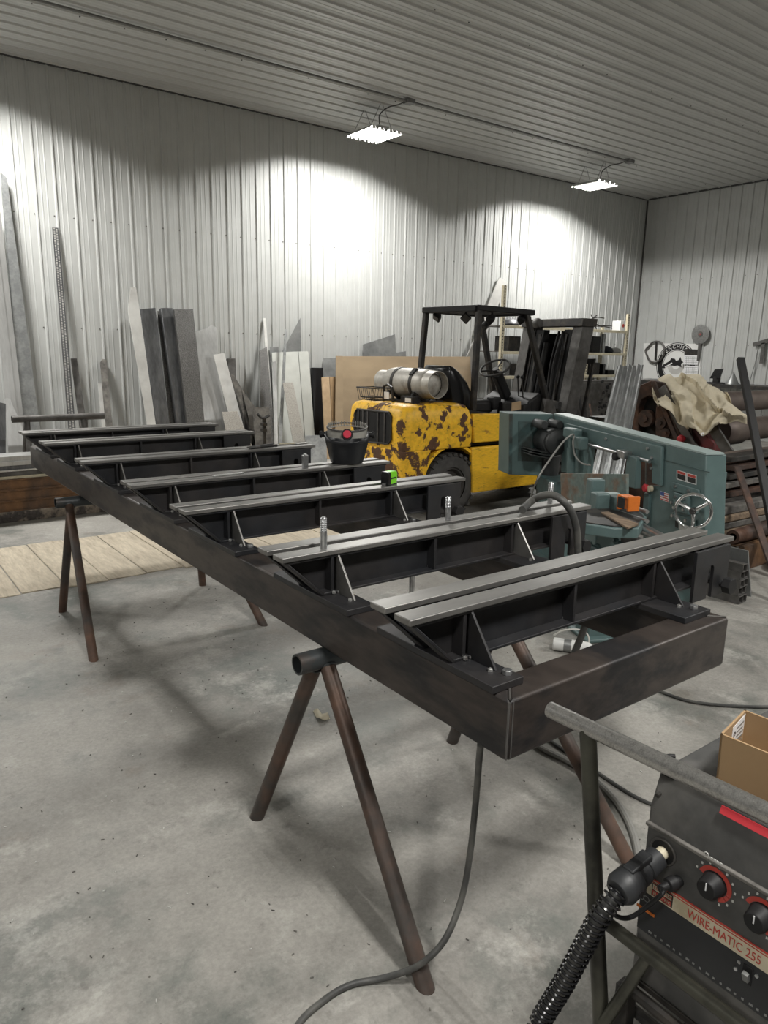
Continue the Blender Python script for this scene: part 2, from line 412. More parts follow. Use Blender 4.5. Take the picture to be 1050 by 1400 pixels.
# ---------------------------------------------------------------- ceiling lamps
BARL = None
def lamp():
    global BARL
    zt = 4.55
    r = thing('ceiling_lamp', 'x', 'lamp', (0, 0, zt - .07), 'four-tube lamps under the ceiling')
    L = .31
    hs = MB().bx(-.085, .085, -.26, .26, zt + .016, zt + .055)
    obj('ballast_housing', hs, 'lampwhite', r, .004)
    for x in (-.21, -.075, .075, .21):
        mb = MB()
        pr = [(-.062, -.026), (-.030, .012), (.030, .012), (.062, -.026)]
        pts = [(x + a, b) for a, b in pr]
        for (a, b), (c, d) in zip(pts, pts[1:]):
            mb.prism([(a, -L, zt + b), (c, -L, zt + d), (c, -L, zt + d + .003), (a, -L, zt + b + .003)], (0, 2 * L, 0))
        obj('reflector', mb, 'reflector', r)
        obj('tube', MB().cyl((x, -L + .012, zt + .003), (x, L - .012, zt + .003), .008, n=10), 'tubeglow', r)
        ld = BARL if BARL else bpy.data.lights.new('light_bar', 'AREA'); BARL = ld
        ld.shape = 'RECTANGLE'; ld.size = .024; ld.size_y = 2 * L - .03; ld.energy = BAR_W; ld.spread = math.radians(166); ld.color = (1.0, .985, .945)
        lo_ = bpy.data.objects.new('light_bar', ld); COL.objects.link(lo_); lo_.parent = r; lo_.location = V((x, 0, zt - .007)) - OFF[r.name]; OFF[lo_.name] = OFF[r.name]
        for s in (-1, 1):
            obj('socket', MB().bx(x - .018, x + .018, s * L - .012, s * L + .012, zt - .022, zt + .012), 'lampwhite', r, .003)
    for y in (-.2, .2):
        mb = MB()
        for sx in (-.19, .19): mb.tube([(sx, y, zt + .012), (sx * .08, y + .01, ZC - .006)], .0035, 6)
        obj('hanger_wire', mb, 'conduit', r)
    mb = MB().tube(smooth_path([(.05, -.1, zt + .05), (.02, -.12, zt + .13), (-.03, -.2, zt + .20), (.02, -.32, zt + .27), (.10, -.45, zt + .29), (.16, -.56, zt + .335)], 5), .008, 8)
    obj('power_cord', mb, 'cable', r)
    return r
proto = None
names = {(8.97, 1.22): 'lit four-tube ceiling lamp hanging above the rusty beam stack', (8.97, -3.6): 'lit four-tube ceiling lamp hanging beyond the end of the rusty beam stack', (-.8, -3.6): 'lit four-tube ceiling lamp hanging nearest the corner of the two grey walls', (-.8, 1.22): 'lit four-tube ceiling lamp hanging above the welder', (-.8, 6.41): 'lit four-tube ceiling lamp hanging above the open floor before the square tube stack', (-.8, 11.24): 'lit four-tube ceiling lamp hanging above the open floor before the workbench',
         (8.97, 6.41): 'lit four-tube ceiling lamp hanging above the cardboard sheet and the forklift tank',
         (8.97, 11.24): 'lit four-tube ceiling lamp hanging nearest the corner of the two walls'}
for y, xs in LAMP_ROWS:
    for x in xs:
        lb = names.get((y, x), 'lit four-tube ceiling lamp over a part of the shop out of view')
        if proto is None:
            proto = lamp(); proto.location = (x, y, 4.48); proto['label'] = lb
        else: copy_tree(proto, (x, y, 4.48), lb)
cnd = thing('ceiling_conduit', 'grey electrical conduit with junction boxes along the ribbed ceiling', 'conduit', (5, 8.38, ZC - .06))
obj('conduit_pipe', MB().cyl((XL + .3, 8.38, ZC - .04), (11.4, 8.38, ZC - .04), .014, n=10), 'conduit', cnd)
for x in (-3.43, 1.39, 6.575, 11.406):
    obj('junction_box', MB().bx(x - .06, x + .06, 8.32, 8.44, ZC - .07, ZC - .018), 'conduit', cnd, .006)
# ================================================================ the steel frame on saw horses
FX, FY, FW, FL, FT, FZ = 1.1205, 1.0171, .9228, 4.8985, .8939, 1.054
BC = [.264, .853, 1.589, 2.191, 2.963, 3.798, 4.41]
TW, TH = .1016, .1524
fr = thing('steel_platform', 'long black welded steel platform with seven cross beams resting on pipe saw horses', 'platform', (FX + FW / 2, FY + FL / 2, FT - TH))
xa, xb, ya, yb, za = FX, FX + FW, FY, FY + FL, FT - TH
def mitre(a, b, c, d): return [V((*p, za)) for p in (a, b, c, d)]
obj('side_beam', MB().prism(mitre((xa, ya), (xa, yb), (xa + TW, yb - TW), (xa + TW, ya + TW)), (0, 0, TH)), 'tubesteel', fr, .008)
obj('side_beam', MB().prism(mitre((xb, ya), (xb - TW, ya + TW), (xb - TW, yb - TW), (xb, yb)), (0, 0, TH)), 'tubesteel', fr, .008)
obj('end_beam', MB().prism(mitre((xa, ya), (xa + TW, ya + TW), (xb - TW, ya + TW), (xb, ya)), (0, 0, TH)), 'tubesteel', fr, .008)
obj('end_beam', MB().prism(mitre((xa, yb), (xb, yb), (xb - TW, yb - TW), (xa + TW, yb - TW)), (0, 0, TH)), 'tubesteel', fr, .008)
for p, q, r_ in (((xa + .001, ya + .003, za + .006), (xa + .001, ya + .003, FT - .006), .003), ((xa + .012, ya + .0005, za + .006), (xa + .012, ya + .0005, FT - .006), .0022),
                 ((xa + .006, ya + .006, FT), (xa + TW, ya + TW, FT), .003), ((xb - .006, ya + .006, FT), (xb - TW, ya + TW, FT), .0035)):
    obj('corner_weld', MB().tube([p, q], r_, 6), 'ironpale', fr)
GX = [FX + .035, FX + FW / 2 - .015, FX + FW - .105]       # stiffener stations
def cross_beam(k):
    yc = FY + BC[k]; zb = FT + .019; zt_ = FZ - .016; xl = FX - .142; xr = FX + 1.257
    web = MB()
    for s in (-1, 1):
        y = yc - .036 if s < 0 else yc + .030
        web.prism([(xl + .012, y, zt_), (xr - .01, y, zt_), (xr - .01, y, zb), (xl + .145, y, zb), (xl + .012, y, zt_ - .006)], (0, .007, 0))
        e = yc - .076 if s < 0 else yc + .070
        a, b = sorted((y, e))
        web.bx(xl + .145, xr - .02, a, b, zb, zb + .008)
        web.bx(xl + .02, xr - .02, a, b, zt_ - .008, zt_)
        # sloping end flange
        web.prism([(xl + .008, a, zt_ - .001), (xl + .018, a, zt_ - .001), (xl + .152, a, zb), (xl + .140, a, zb)], (0, b - a, 0))
    cb = obj('cross_beam', web, 'mill', fr, .0015)
    for a, b in ((-.081, -.021), (.014, .074)):
        obj('top_flat', MB().bx(xl, xr, yc + a, yc + b, zt_, FZ), 'flat', cb, .0025)
    for x in GX:
        for a, b in ((yc - .074, yc - .036), (yc + .036, yc + .068)):
            obj('stiffener', MB().bx(x - .005, x + .005, a, b, zb + .008, zt_ - .008), 'mill', cb, .001)
    wd = MB()
    for x0_, x1_, gx in ((FX - .012, FX + .088, FX + .052), (FX + FW - .165, FX + FW - .03, FX + FW - .085)):
        p = obj('foot_plate', MB().bx(x0_, x1_, yc - .222, yc + .222, FT, FT + .019), 'mill', cb, .002)
        for s in (-1, 1):
            y0_ = yc - .038 if s < 0 else yc + .038
            ye = yc + s * .165; yt = yc + s * .072
            obj('gusset', MB().prism([(gx, y0_, zb), (gx, ye, zb), (gx, ye - s * .008, zb + .012), (gx, yt, zt_), (gx, y0_, zt_)], (.007, 0, 0)), 'flat' if k > 0 else 'mill', cb, .001)
            for j in range(5):
                wd.ball((gx + .011 - .02 * (j > 3), yc + s * (.085 + j * .018), zb + .002), .0075, 6)
            if k in (0, 2, 3) or s > 0:
                obj('bolt', MB().cyl((gx + .012, yc + s * .192, zb), (gx + .012, yc + s * .192, zb + .012), .012, n=6), 'bolt', cb, .001)
    wd.ball((FX + .035, yc - .08, zb + .006), .007, 6).ball((FX + .055, yc - .078, zb + .004), .006, 6).ball((GX[1], yc - .04, zb + .012), .006, 6)
    obj('weld_bead', wd, 'weld', cb)
    # slotted end plates at the overhanging end
    px0, px1, pz0, pz1 = 2.135, 2.335, .868, zt_ - .002
    for s in (-1, 1):
        y = yc - .094 if s < 0 else yc + .078
        mb = MB(); T = (0, .011, 0)
        sa, sb_, sz = px0 + .080, px0 + .110, .965
        arc = [(sa + .015 - .015 * math.cos(t * math.pi / 8), sz + .015 * math.sin(t * math.pi / 8)) for t in range(9)]
        poly = [(px0, pz0), (sa, pz0)] + arc + [(sb_, pz0), (px1, pz0), (px1, pz1), (px0, pz1)]
        mb.prism([(a, y, b) for a, b in poly], T)
        obj('end_plate', mb, 'mill', cb, .001)
    cbt = MB().cyl((2.30, yc - .12, .905), (2.30, yc + .12, .905), .012, n=10)
    cbt.cyl((2.30, yc - .135, .905), (2.30, yc - .108, .905), .028, n=6)
    obj('clamp_bolt', cbt, 'black', cb, .001)
    return cb
for k in range(7): cross_beam(k)
hb = MB().cyl((1.527, 1.87, .78), (1.527, 1.87, .913), .010, n=10)
obj('hanging_stud', hb, 'bolt', fr)
# ---------------------------------------------------------------- saw horses
def sawhorse(lbl, pz, pipe, legs, rp=.033, rl=.025, mp='legdark', ml='leg'):
    (x0_, x1_, y) = pipe
    r = thing('pipe_saw_horse', lbl, 'saw horse', ((x0_ + x1_) / 2, y, 0), 'pipe saw horses')
    obj('top_pipe', MB().pipe((x0_, y, pz), (x1_, y, pz), rp, rp - .006), mp, r)
    for (xt, fx, fy) in legs:
        f = V((fx, fy, 0)); tp = V((xt, y, pz)); d = (tp - f).normalized()
        tp = tp - d * (rp - .004)
        up = V((0, 0, 1)); side = V((0, 1, 0)).cross(d)
        mb = MB(); N = 16; a, b = frame_of(d); vs = []; ring = []
        for kk in range(N):
            an = 2 * math.pi * kk / N; off = (a * math.cos(an) + b * math.sin(an)) * rl
            q = f + off; q = q - d * (q.z / d.z)          # cut flat on the floor
            vs.append(q)
        for kk in range(N):
            an = 2 * math.pi * kk / N; vs.append(tp + (a * math.cos(an) + b * math.sin(an)) * rl)
        mb.add(vs, [(i, (i + 1) % N, N + (i + 1) % N, N + i) for i in range(N)] + [tuple(range(N - 1, -1, -1)), tuple(range(N, 2 * N))])
        obj('leg', mb, ml, r)
        obj('leg_weld', MB().torus(tp, d, rl, .004, 16, 6), 'weld' if rp < .034 and pz > .75 else mp, r)
    return r
PZC = FT - TH - .033
sawhorse('rusty pipe saw horse under the frame end close to the welder', PZC, (1.03, 2.16, 1.80), [(1.13, 1.075, 1.215), (1.10, 1.04, 2.115), (1.90, 1.925, 1.175), (1.90, 1.965, 2.10)])
sawhorse('rusty pipe saw horse under the frame end beside the rusty beam stack', PZC, (.985, 2.12, 4.60), [(1.06, .944, 3.822), (1.075, .99, 4.674), (1.86, 1.923, 4.681), (1.86, 1.926, 3.775)])
pz3 = PY(80, 571, 8.2).z
sawhorse('grey pipe saw horse standing empty between the frame and the leaning stock', pz3, (PY(16, 573, 8.2).x, PY(142, 566, 8.2).x, 8.2), [(2.1, 2.12, 7.95), (2.12, 2.15, 8.5), (1.55, 1.50, 7.95), (1.55, 1.50, 8.5)], .035, .028, 'ironpale', 'ironpale')
# ---------------------------------------------------------------- small things on the frame
def stud(lbl, x, y, h, r_=.0105):
    o = thing('steel_stud', lbl, 'bolt', (x, y, FZ), 'bright studs on the cross beams')
    obj('shank', MB().cyl((x, y, FZ + .0005), (x, y, FZ + h * .55), r_, n=14), 'bolt', o)
    th = MB(); n = 14
    prof = [(FZ + h * .55 + h * .43 * i / n, r_ * (1.0 if i % 2 else .88)) for i in range(n + 1)] + [(FZ + h, r_ * .6)]
    th.lathe((x, y, 0), (0, 0, 1), prof, 14)
    obj('thread', th, 'bolt', o)
stud('upright bright steel stud on the second cross beam near its sloping end', 1.137, 1.819, .098)
stud('upright bright steel stud on the second cross beam past its middle', 1.714, 1.905, .085)
stud('upright bright steel stud on the second cross beam beside the draped hose', 2.262, 1.905, .085)
nb = MB(); x, y = 1.863, 3.157
nb.prism([(x - .014, y - .011, FZ + .0005), (x + .014, y - .011, FZ + .0005), (x + .014, y + .011, FZ + .0005), (x - .014, y + .011, FZ + .0005)], (0, 0, .066))
nb.cyl((x, y, FZ + .066), (x, y, FZ + .071), .010, n=10)
solo('steel_block', 'small bright steel block standing on the cross beam beside the welding helmet', 'steel block', nb, 'bolt', .003)
# tape measure
tx, ty = 1.955, 2.572
tm = thing('tape_measure', 'lime green and black tape measure on the third cross beam', 'tape measure', (tx, ty, FZ))
d1 = V((.93, .37, 0)).normalized(); d2 = V((-.37, .93, 0)).normalized(); up = V((0, 0, 1))
def rrect(c, ax, ay, w_, h_, r_, n=4):
    pts = []
    for qx, qy, a0 in ((1, 1, 0), (-1, 1, 90), (-1, -1, 180), (1, -1, 270)):
        for i in range(n + 1):
            a = math.radians(a0 + 90 * i / n)
            pts.append(c + ax * (qx * (w_ / 2 - r_) + r_ * math.cos(a)) + ay * (qy * (h_ / 2 - r_) + r_ * math.sin(a)))
    return pts
c0 = V((tx, ty, FZ + .031))
obj('case', MB().prism(rrect(c0 - d2 * .018, d1, up, .076, .060, .016), d2 * .036), 'lime', tm, .003)
obj('rubber_grip', MB().prism(rrect(c0 - d1 * .030 - d2 * .020, d1, up, .026, .061, .010), d2 * .040), 'blackgloss', tm, .003)
obj('belt_band', MB().prism(rrect(c0 - d2 * .0195 + up * .0, d1, up, .05, .006, .002), d2 * .039), 'label_black', tm)
obj('base_strip', MB().obx(c0 - up * .0285, d1, d2, up, .07, .038, .005), 'blackgloss', tm, .001)
obj('tape_hook', MB().obx(c0 - d1 * .046 - up * .024, d1, d2, up, .008, .018, .010), 'steel', tm)
# welding helmet, resting face down
hx, hy = 2.135, 3.185
FZh = FZ
hm = thing('welding_helmet', 'black welding helmet resting face down with grey headgear and red knob', 'welding helmet', (hx, hy, FZ))
tc_ = V((-hx, -hy, 0)).normalized(); sd = V((-tc_.y, tc_.x, 0))     # toward the open side, sideways
sh = MB(); N = 32; rings = []
lv = [(0.0, .074, .060), (.004, .082, .068), (.03, .090, .078), (.07, .100, .088), (.105, .108, .097), (1, .118, .108)]
def rimz(a): return .118 + .040 * (1 - math.cos(a)) / 2 + .018 * abs(math.sin(a)) ** 3
for li, (z, ra, rb) in enumerate(lv):
    ring = []
    for k in range(N):
        a = 2 * math.pi * k / N
        zz = rimz(a) if z == 1 else z
        ring.append(V((hx, hy, FZ + .005 + zz)) + tc_ * (rb * math.cos(a)) + sd * (ra * math.sin(a)))
    rings.append(ring)
vs = [p for r_ in rings for p in r_]; fs = [tuple(range(N))]
for i in range(len(rings) - 1):
    for k in range(N): fs.append((i * N + k, i * N + (k + 1) % N, (i + 1) * N + (k + 1) % N, (i + 1) * N + k))
sh.add(vs, fs)
obj('shell', sh, 'helmet', hm, solid=-.004)
hc = V((hx, hy, FZ + .001))
def arc_band(z0, z1, ra, rb, a0, a1, n=22, tilt=0.0):
    mb = MB(); vs = []; fs = []
    for k in range(n + 1):
        a = a0 + (a1 - a0) * k / n
        for zz, e in ((z0, 0), (z1, 0), (z1, .004), (z0, .004)):
            vs.append(hc + tc_ * ((rb + e) * math.cos(a)) + sd * ((ra + e) * math.sin(a)) + up * (zz + tilt * math.cos(a)))
    for k in range(n):
        for j in range(4): fs.append((k * 4 + j, k * 4 + (j + 1) % 4, (k + 1) * 4 + (j + 1) % 4, (k + 1) * 4 + j))
    fs += [(0, 1, 2, 3), (n * 4 + 3, n * 4 + 2, n * 4 + 1, n * 4)]
    return mb.add(vs, fs)
hg = obj('headgear_band', arc_band(.140, .180, .100, .088, -1.5, 1.5), 'headgear', hm)
obj('size_ring', arc_band(.186, .194, .104, .094, 0, 2 * math.pi, 36, -.012), 'ironpale', hm)
tb = MB()
for k in range(19):
    a = -1.35 + 2.7 * k / 18 + math.pi
    p = hc + tc_ * (.092 * math.cos(a)) + sd * (.102 * math.sin(a))
    tb.tube([p + up * (.176 - .012 * math.cos(a)), p + up * (.204 - .012 * math.cos(a)), ], .0028, 5)
obj('crown_strap', tb, 'headgear', hm)
obj('crown_ring', arc_band(.172, .178, .100, .090, math.pi - 1.5, math.pi + 1.5, 20, -.012), 'headgear', hm)
kp = hc + tc_ * .090 + up * .160
obj('knob_rim', MB().cyl(kp, kp + tc_ * .014 + up * .003, .030, .029, 24), 'black', hm, .002)
obj('ratchet_knob', MB().cyl(kp + tc_ * .012 + up * .003, kp + tc_ * .022 + up * .005, .022, .020, 20), 'redbright', hm, .002)
for s in (-1, 1):
    q = hc + sd * (s * .112) + up * .150
    mb = MB().cyl(q, q + sd * (s * .022), .014, n=12).cyl(q + sd * (s * .02), q + sd * (s * .032), .020, .017, 10)
    obj('pivot_knob', mb, 'black', hm, .001)
# pliers and bits on the fifth beam
pk = thing('pliers', 'dark pliers lying open on the fifth cross beam', 'pliers', (2.0, 3.935, FZ))
zz = FZ + .008
for s in (-1, 1):
    obj('handle', MB().tube(smooth_path([(2.0, 3.93, zz), (2.05, 3.93 + s * .018, zz + .004), (2.11, 3.935 + s * .03, zz + .004)], 4), .0075, 8), 'black', pk)
    obj('jaw', MB().tube([(2.005, 3.93, zz), (1.965, 3.93 + s * .010, zz), (1.93, 3.93 + s * .016, zz)], [.011, .009, .004], 8), 'iron', pk)
solo('soapstone_stick', 'pale flat marking stick on the fifth cross beam', 'marker', MB().obx(V((2.24, 4.02, FZ + .004)), V((.98, -.2, 0)), V((.2, .98, 0)), up, .10, .018, .007), 'cream', .001)
solo('offcut_strip', 'thin pale offcut strip on the fourth cross beam', 'offcut', MB().obx(V((1.45, 3.165, FZ + .003)), V((.995, .1, 0)), V((-.1, .995, 0)), up, .16, .024, .005), 'alu', .001)
solo('offcut_strip', 'short pale offcut strip at the end of the fifth cross beam', 'offcut', MB().obx(V((2.33, 3.99, FZ + .003)), V((.97, .24, 0)), V((-.24, .97, 0)), up, .09, .02, .005), 'alupaint', .001)
# hose over the second beam
hp = [PZ(714, 697, FZ + .016), PY(728, 684, 1.88), PY(742, 677.5, 1.84), PY(757, 677, 1.80), PY(772, 687, 1.755), PY(783, 704, 1.735), PY(789, 730, 1.73), PY(790, 760, 1.73), PY(789, 785, 1.73), (2.36, 1.75, .62), (2.40, 1.85, .35), (2.45, 1.98, .12), (2.55, 2.12, .018), (2.75, 2.25, .016), (2.95, 2.3, .016)]
solo('hose', 'thick black hose looped over the second cross beam', 'hose', MB().tube(smooth_path(hp, 6), .0145, 10), 'cable')
# ================================================================ forklift (rear to -X, mast to +X)
YN, YFAR, XRR = 5.33, 6.30, 4.22
fk = thing('forklift', 'worn yellow forklift with chipped rusty counterweight, gas tank and black mast', 'forklift', (5.4, 5.815, 0))
YM = (YN + YFAR) / 2
def sidepoly(pts): return [PY(a, b, YN) for a, b in pts]
# counterweight body as stacked outlines (rounded rear corners), with arch cut by building it around the wheel
def ring(x0, x1, y0, y1, r, z, n=5):
    pts = []
    for cx, cy, a0 in ((x1 - .02, y1 - .02, 0), (x0 + r, y1 - r, 90), (x0 + r, y0 + r, 180), (x1 - .02, y0 + .02, 270)):
        rr = r if a0 in (90, 180) else .02
        for i in range(n + 1):
            a = math.radians(a0 + 90 * i / n); pts.append(V((cx + rr * math.cos(a), cy + rr * math.sin(a), z)))
    return pts
def loft(mb, rings):
    n = len(rings[0]); vs = [p for r_ in rings for p in r_]
    fs = [tuple(range(n - 1, -1, -1)), tuple(range((len(rings) - 1) * n, len(rings) * n))]
    for i in range(len(rings) - 1):
        for k in range(n): fs.append((i * n + k, i * n + (k + 1) % n, (i + 1) * n + (k + 1) % n, (i + 1) * n + k))
    return mb.add(vs, fs)
cwt = obj('counterweight', loft(MB(), [ring(XRR, 5.08, YN, YFAR, .12, .70), ring(XRR - .015, 5.085, YN - .005, YFAR + .005, .13, .95), ring(XRR, 5.03, YN, YFAR, .13, 1.07), ring(XRR + .03, 5.0, YN + .03, YFAR - .03, .12, 1.115), ring(XRR + .08, 4.96, YN + .10, YFAR - .10, .10, 1.135)]), 'yellow', fk, .01)
obj('rear_skirt', loft(MB(), [ring(XRR + .03, 4.42, YN + .01, YFAR - .01, .10, .36), ring(XRR + .005, 4.50, YN, YFAR, .12, .52), ring(XRR, 4.56, YN, YFAR, .12, .705)]), 'yellowrust', fk, .01)
# radiator grille in the rear face
gx = XRR - .012
gr = obj('radiator_recess', MB().prism([V((gx - .004, a, b)) for a, b in ((5.56, .76), (5.52, .80), (5.52, 1.02), (5.56, 1.06), (6.09, 1.05), (6.13, 1.01), (6.13, .76), (6.09, .73))], (.03, 0, 0)), 'black', fk)
for y in (5.62, 5.73, 5.90, 5.98, 6.06):
    obj('grille_bar', MB().bx(gx - .014, gx - .004, y - .008, y + .008, .745, 1.05), 'ironpale', gr)
obj('grille_frame', MB().tube([(gx - .006, a, b) for a, b in ((5.56, .76), (5.52, .80), (5.52, 1.02), (5.56, 1.06), (6.09, 1.05), (6.13, 1.01), (6.13, .76), (6.09, .73))], .010, 8, closed=True), 'iron', gr)
# chassis, steps, panels
obj('chassis', MB().bx(4.45, 6.75, YN + .24, YFAR - .24, .22, 1.0).bx(5.1, 6.5, YN + .06, YFAR - .06, .30, .62), 'black', fk)
for s, y0, y1 in ((0, YN, YN + .05), (1, YFAR - .05, YFAR)):
    obj('lower_side_panel', MB().prism([V((a, y0, b)) for a, b in ((5.12, .22), (6.42, .22), (6.42, .69), (5.09, .69))], (0, y1 - y0, 0)), 'yellowclean', fk, .012)
    obj('upper_side_panel', MB().prism([V((a, y0, b)) for a, b in ((5.12, .735), (6.30, .735), (6.28, .985), (5.08, 1.03))], (0, y1 - y0, 0)), 'yellowclean', fk, .012)
obj('engine_hood', MB().prism([V((a, YN + .05, b)) for a, b in ((4.98, .7), (6.3, .7), (6.28, .99), (5.6, 1.0), (5.1, 1.06), (4.98, 1.06))], (0, YFAR - YN - .1, 0)), 'black', fk, .01)
# wheels
def wheel(cx, cz, y0, y1, R_, nm):
    t_ = obj(nm, MB().lathe((cx, y0, cz), (0, y1 - y0, 0), [(0, R_ * .58), (0, R_ * .86), (.10, R_ * .97), (.22, R_), (.78, R_), (.90, R_ * .97), (1, R_ * .86), (1, R_ * .58)], 36, False, unit=True), 'rubber', fk)
    for i in range(26):
        a = 2 * math.pi * i / 26
        d = V((math.cos(a), 0, math.sin(a))); tt = V((-math.sin(a), 0, math.cos(a)))
        c = V((cx, y0 + (y1 - y0) * .2, cz)) + d * (R_ * .985)
        obj('tread_block', MB().obx(c, tt, V((0, 1, 0)), d, R_ * .13, (y1 - y0) * .42, .03), 'rubber', t_)
        c = V((cx, y0 + (y1 - y0) * .8, cz)) + d * (R_ * .985)
        obj('tread_block', MB().obx(c, tt, V((0, 1, 0)), d, R_ * .13, (y1 - y0) * .42, .03), 'rubber', t_)
    rm = obj('rim', MB().lathe((cx, y0 + .01, cz), (0, y1 - y0 - .02, 0), [(0, .03), (.0, .08), (.18, .09), (.22, R_ * .45), (.02, R_ * .52), (.02, R_ * .59), (1, R_ * .59), (1, .03)], 28, False, unit=True), 'ironpale', fk)
    for i in range(6):
        a = 2 * math.pi * i / 6 + .2
        p = V((cx + R_ * .33 * math.cos(a), y0 + .035, cz + R_ * .33 * math.sin(a)))
        obj('lug_nut', MB().cyl(p, p + V((0, .03, 0)), .018, n=6), 'iron', rm)
for y0, y1 in ((YN + .02, YN + .24), (YFAR - .24, YFAR - .02)):
    wheel(4.85, .322, y0, y1, .32, 'rear_tyre')
for y0, y1 in ((YN - .02, YN + .22), (YFAR - .22, YFAR + .02)):
    wheel(6.58, .335, y0, y1, .335, 'front_tyre')
# arch lining
ar = MB(); N = 14
for (r0, r1) in ((.37, .40),):
    pts = [V((4.85 + r0 * math.cos(math.pi * i / N), YN + .015, .345 + r0 * math.sin(math.pi * i / N))) for i in range(N + 1)]
    pts += [V((4.85 + r1 * math.cos(math.pi * i / N), YN + .015, .345 + r1 * math.sin(math.pi * i / N))) for i in range(N, -1, -1)]
    ar.prism(pts, (0, .25, 0))
obj('wheel_arch', ar, 'yellow', fk)
# seat
st = MB()
secs = [(5.17, 1.04, .20), (5.16, 1.18, .20), (5.11, 1.32, .165), (5.05, 1.43, .11), (5.02, 1.475, .07), (5.01, 1.49, .03)]
loft(st, [[V((x + e * math.cos(a), 5.80 + (.16 + e * .45) * max(-1, min(1, 1.25 * math.sin(a))), z)) for a in [2 * math.pi * i / 16 for i in range(16)]] for x, z, e in secs])
obj('seat_back', st, 'blackgloss', fk, .02)
obj('seat_cushion', MB().bx(5.30, 5.62, 5.57, 6.03, 1.0, 1.14), 'black', fk, .04)
# overhead guard
def bar(mb, p, q, w_, h_):
    p = V(p); q = V(q); d = (q - p).normalized(); a = d.cross(V((0, 1, 0)))
    if a.length < .1: a = V((1, 0, 0))
    a.normalize(); b = d.cross(a)
    return mb.obx((p + q) / 2, d, a, b, (q - p).length, w_, h_)
gd = obj('guard_roof', bar(bar(bar(bar(MB(), (5.18, 5.45, 2.06), (6.0, 5.45, 2.045), .055, .06), (5.18, 6.27, 2.06), (6.02, 6.27, 2.045), .055, .06), (5.19, 5.45, 2.055), (5.19, 6.27, 2.06), .06, .06), (5.98, 5.45, 2.045), (6.0, 6.27, 2.045), .06, .06), 'black', fk, .008)
for i in range(6):
    x = 5.30 + .118 * i
    obj('guard_slat', MB().bx(x - .016, x + .016, 5.47, 6.25, 2.035, 2.075), 'black', gd, .003)
for p, q in (((5.21, 5.45, 2.04), (5.19, 5.45, 1.04)), ((5.21, 6.26, 2.04), (5.12, 6.26, 1.05)), ((5.90, 5.45, 2.03), (6.32, 5.45, 1.06)), ((6.02, 6.26, 2.03), (6.33, 6.26, 1.0))):
    obj('guard_post', bar(MB(), p, q, .055, .055), 'iron', fk, .008)
def worklamp(px, py, y, d):
    p = PY(px, py, y); d = V(d).normalized()
    l = obj('work_lamp', MB().lathe(p, d, [(-.055, .022), (-.04, .045), (.0, .062), (.018, .062)], 4, True), 'black', fk, .008)
    obj('lens', MB().lathe(p, d, [(.017, .05), (.021, .05)], 4), 'ironpale', l)
    obj('lamp_bracket', MB().tube([p + V((0, 0, .03)), p + V((0, 0, .09))], .012, 6), 'black', l)
worklamp(597, 434, 6.22, (-.6, .1, -.5)); worklamp(637, 435, 5.75, (-.8, -.5, -.25)); worklamp(672, 437, 5.50, (.6, -.3, -.4)); worklamp(665, 446, 6.0, (.4, -.5, -.4)); worklamp(714, 437, 5.50, (.6, -.3, -.4))
# steering column and wheel
swc = V((5.83, 5.80, 1.465)); axs = V((-.50, -.12, .85)).normalized()
obj('steering_column', bar(MB(), swc - axs * .38 + V((.05, 0, 0)), swc - axs * .07, .11, .09), 'black', fk, .02)
sw = obj('steering_wheel', MB().torus(swc, axs, .165, .0125, 36, 8), 'iron', fk)
a_, b_ = frame_of(axs)
for i in range(3):
    an = i * 2.094 + .5; q = swc + (a_ * math.cos(an) + b_ * math.sin(an)) * .162
    obj('spoke', MB().tube([swc - axs * .03, q], .010, 6), 'iron', sw)
obj('horn_hub', MB().cyl(swc - axs * .05, swc - axs * .01, .04, .035, 14), 'black', sw)
# cowl, levers, pedals
obj('dash_cowl', MB().prism([V((a, 5.48, b)) for a, b in ((5.98, .98), (6.40, .98), (6.40, 1.16), (6.22, 1.20), (6.06, 1.12))], (0, .72, 0)), 'black', fk, .02)
for i, (x, y) in enumerate(((6.10, 5.62), (6.14, 5.72), (6.14, 6.0))):
    lv_ = obj('lever', MB().tube([(x, y, 1.15), (x - .03, y, 1.36)], .008, 6), 'iron', fk)
    obj('lever_knob', MB().ball((x - .03, y, 1.37), .022, 8), 'black', lv_)
obj('plate', MB().obx(V((5.86, 5.50, 1.07)), V((.96, 0, .1)), V((0, 1, 0)), V((-.1, 0, .96)), .16, .02, .09), 'cardpale', fk)
for x, y, z in ((5.70, 5.47, 1.07), (5.62, 5.55, 1.12), (6.0, 5.47, 1.04)):
    obj('control_box', MB().bx(x - .06, x + .06, y - .02, y + .09, z - .08, z + .05), 'black', fk, .015)
# gas tank on its cradle
ta, tb_ = V((4.70, 5.47, 1.315)), V((4.70, 6.25, 1.315))
tk = obj('gas_tank', MB().lathe(ta, tb_ - ta, [(0.02, .0), (.02, .06), (.035, .095), (.06, .12), (.11, .142), (.15, .148), (.62, .148), (.69, .138), (.74, .11), (.76, .0)], 28, False), 'tank', fk)
obj('foot_ring', MB().lathe(ta - V((0, .035, 0)), (0, 1, 0), [(0, .125), (.10, .132), (.10, .138), (0, .131), (0, .125)], 28, False), 'tank', tk)
obj('valve_collar', MB().lathe(tb_ - V((0, .04, 0)), (0, 1, 0), [(0, .105), (.13, .108), (.13, .114), (0, .111), (0, .105)], 24, False, a0=.4, a1=5.8), 'tank', tk)
for y in (5.68, 5.98):
    obj('tank_strap', MB().lathe((4.70, y, 1.315), (0, 1, 0), [(0, .150), (0, .154), (.04, .154), (.04, .150), (0, .150)], 28, False), 'iron', tk)
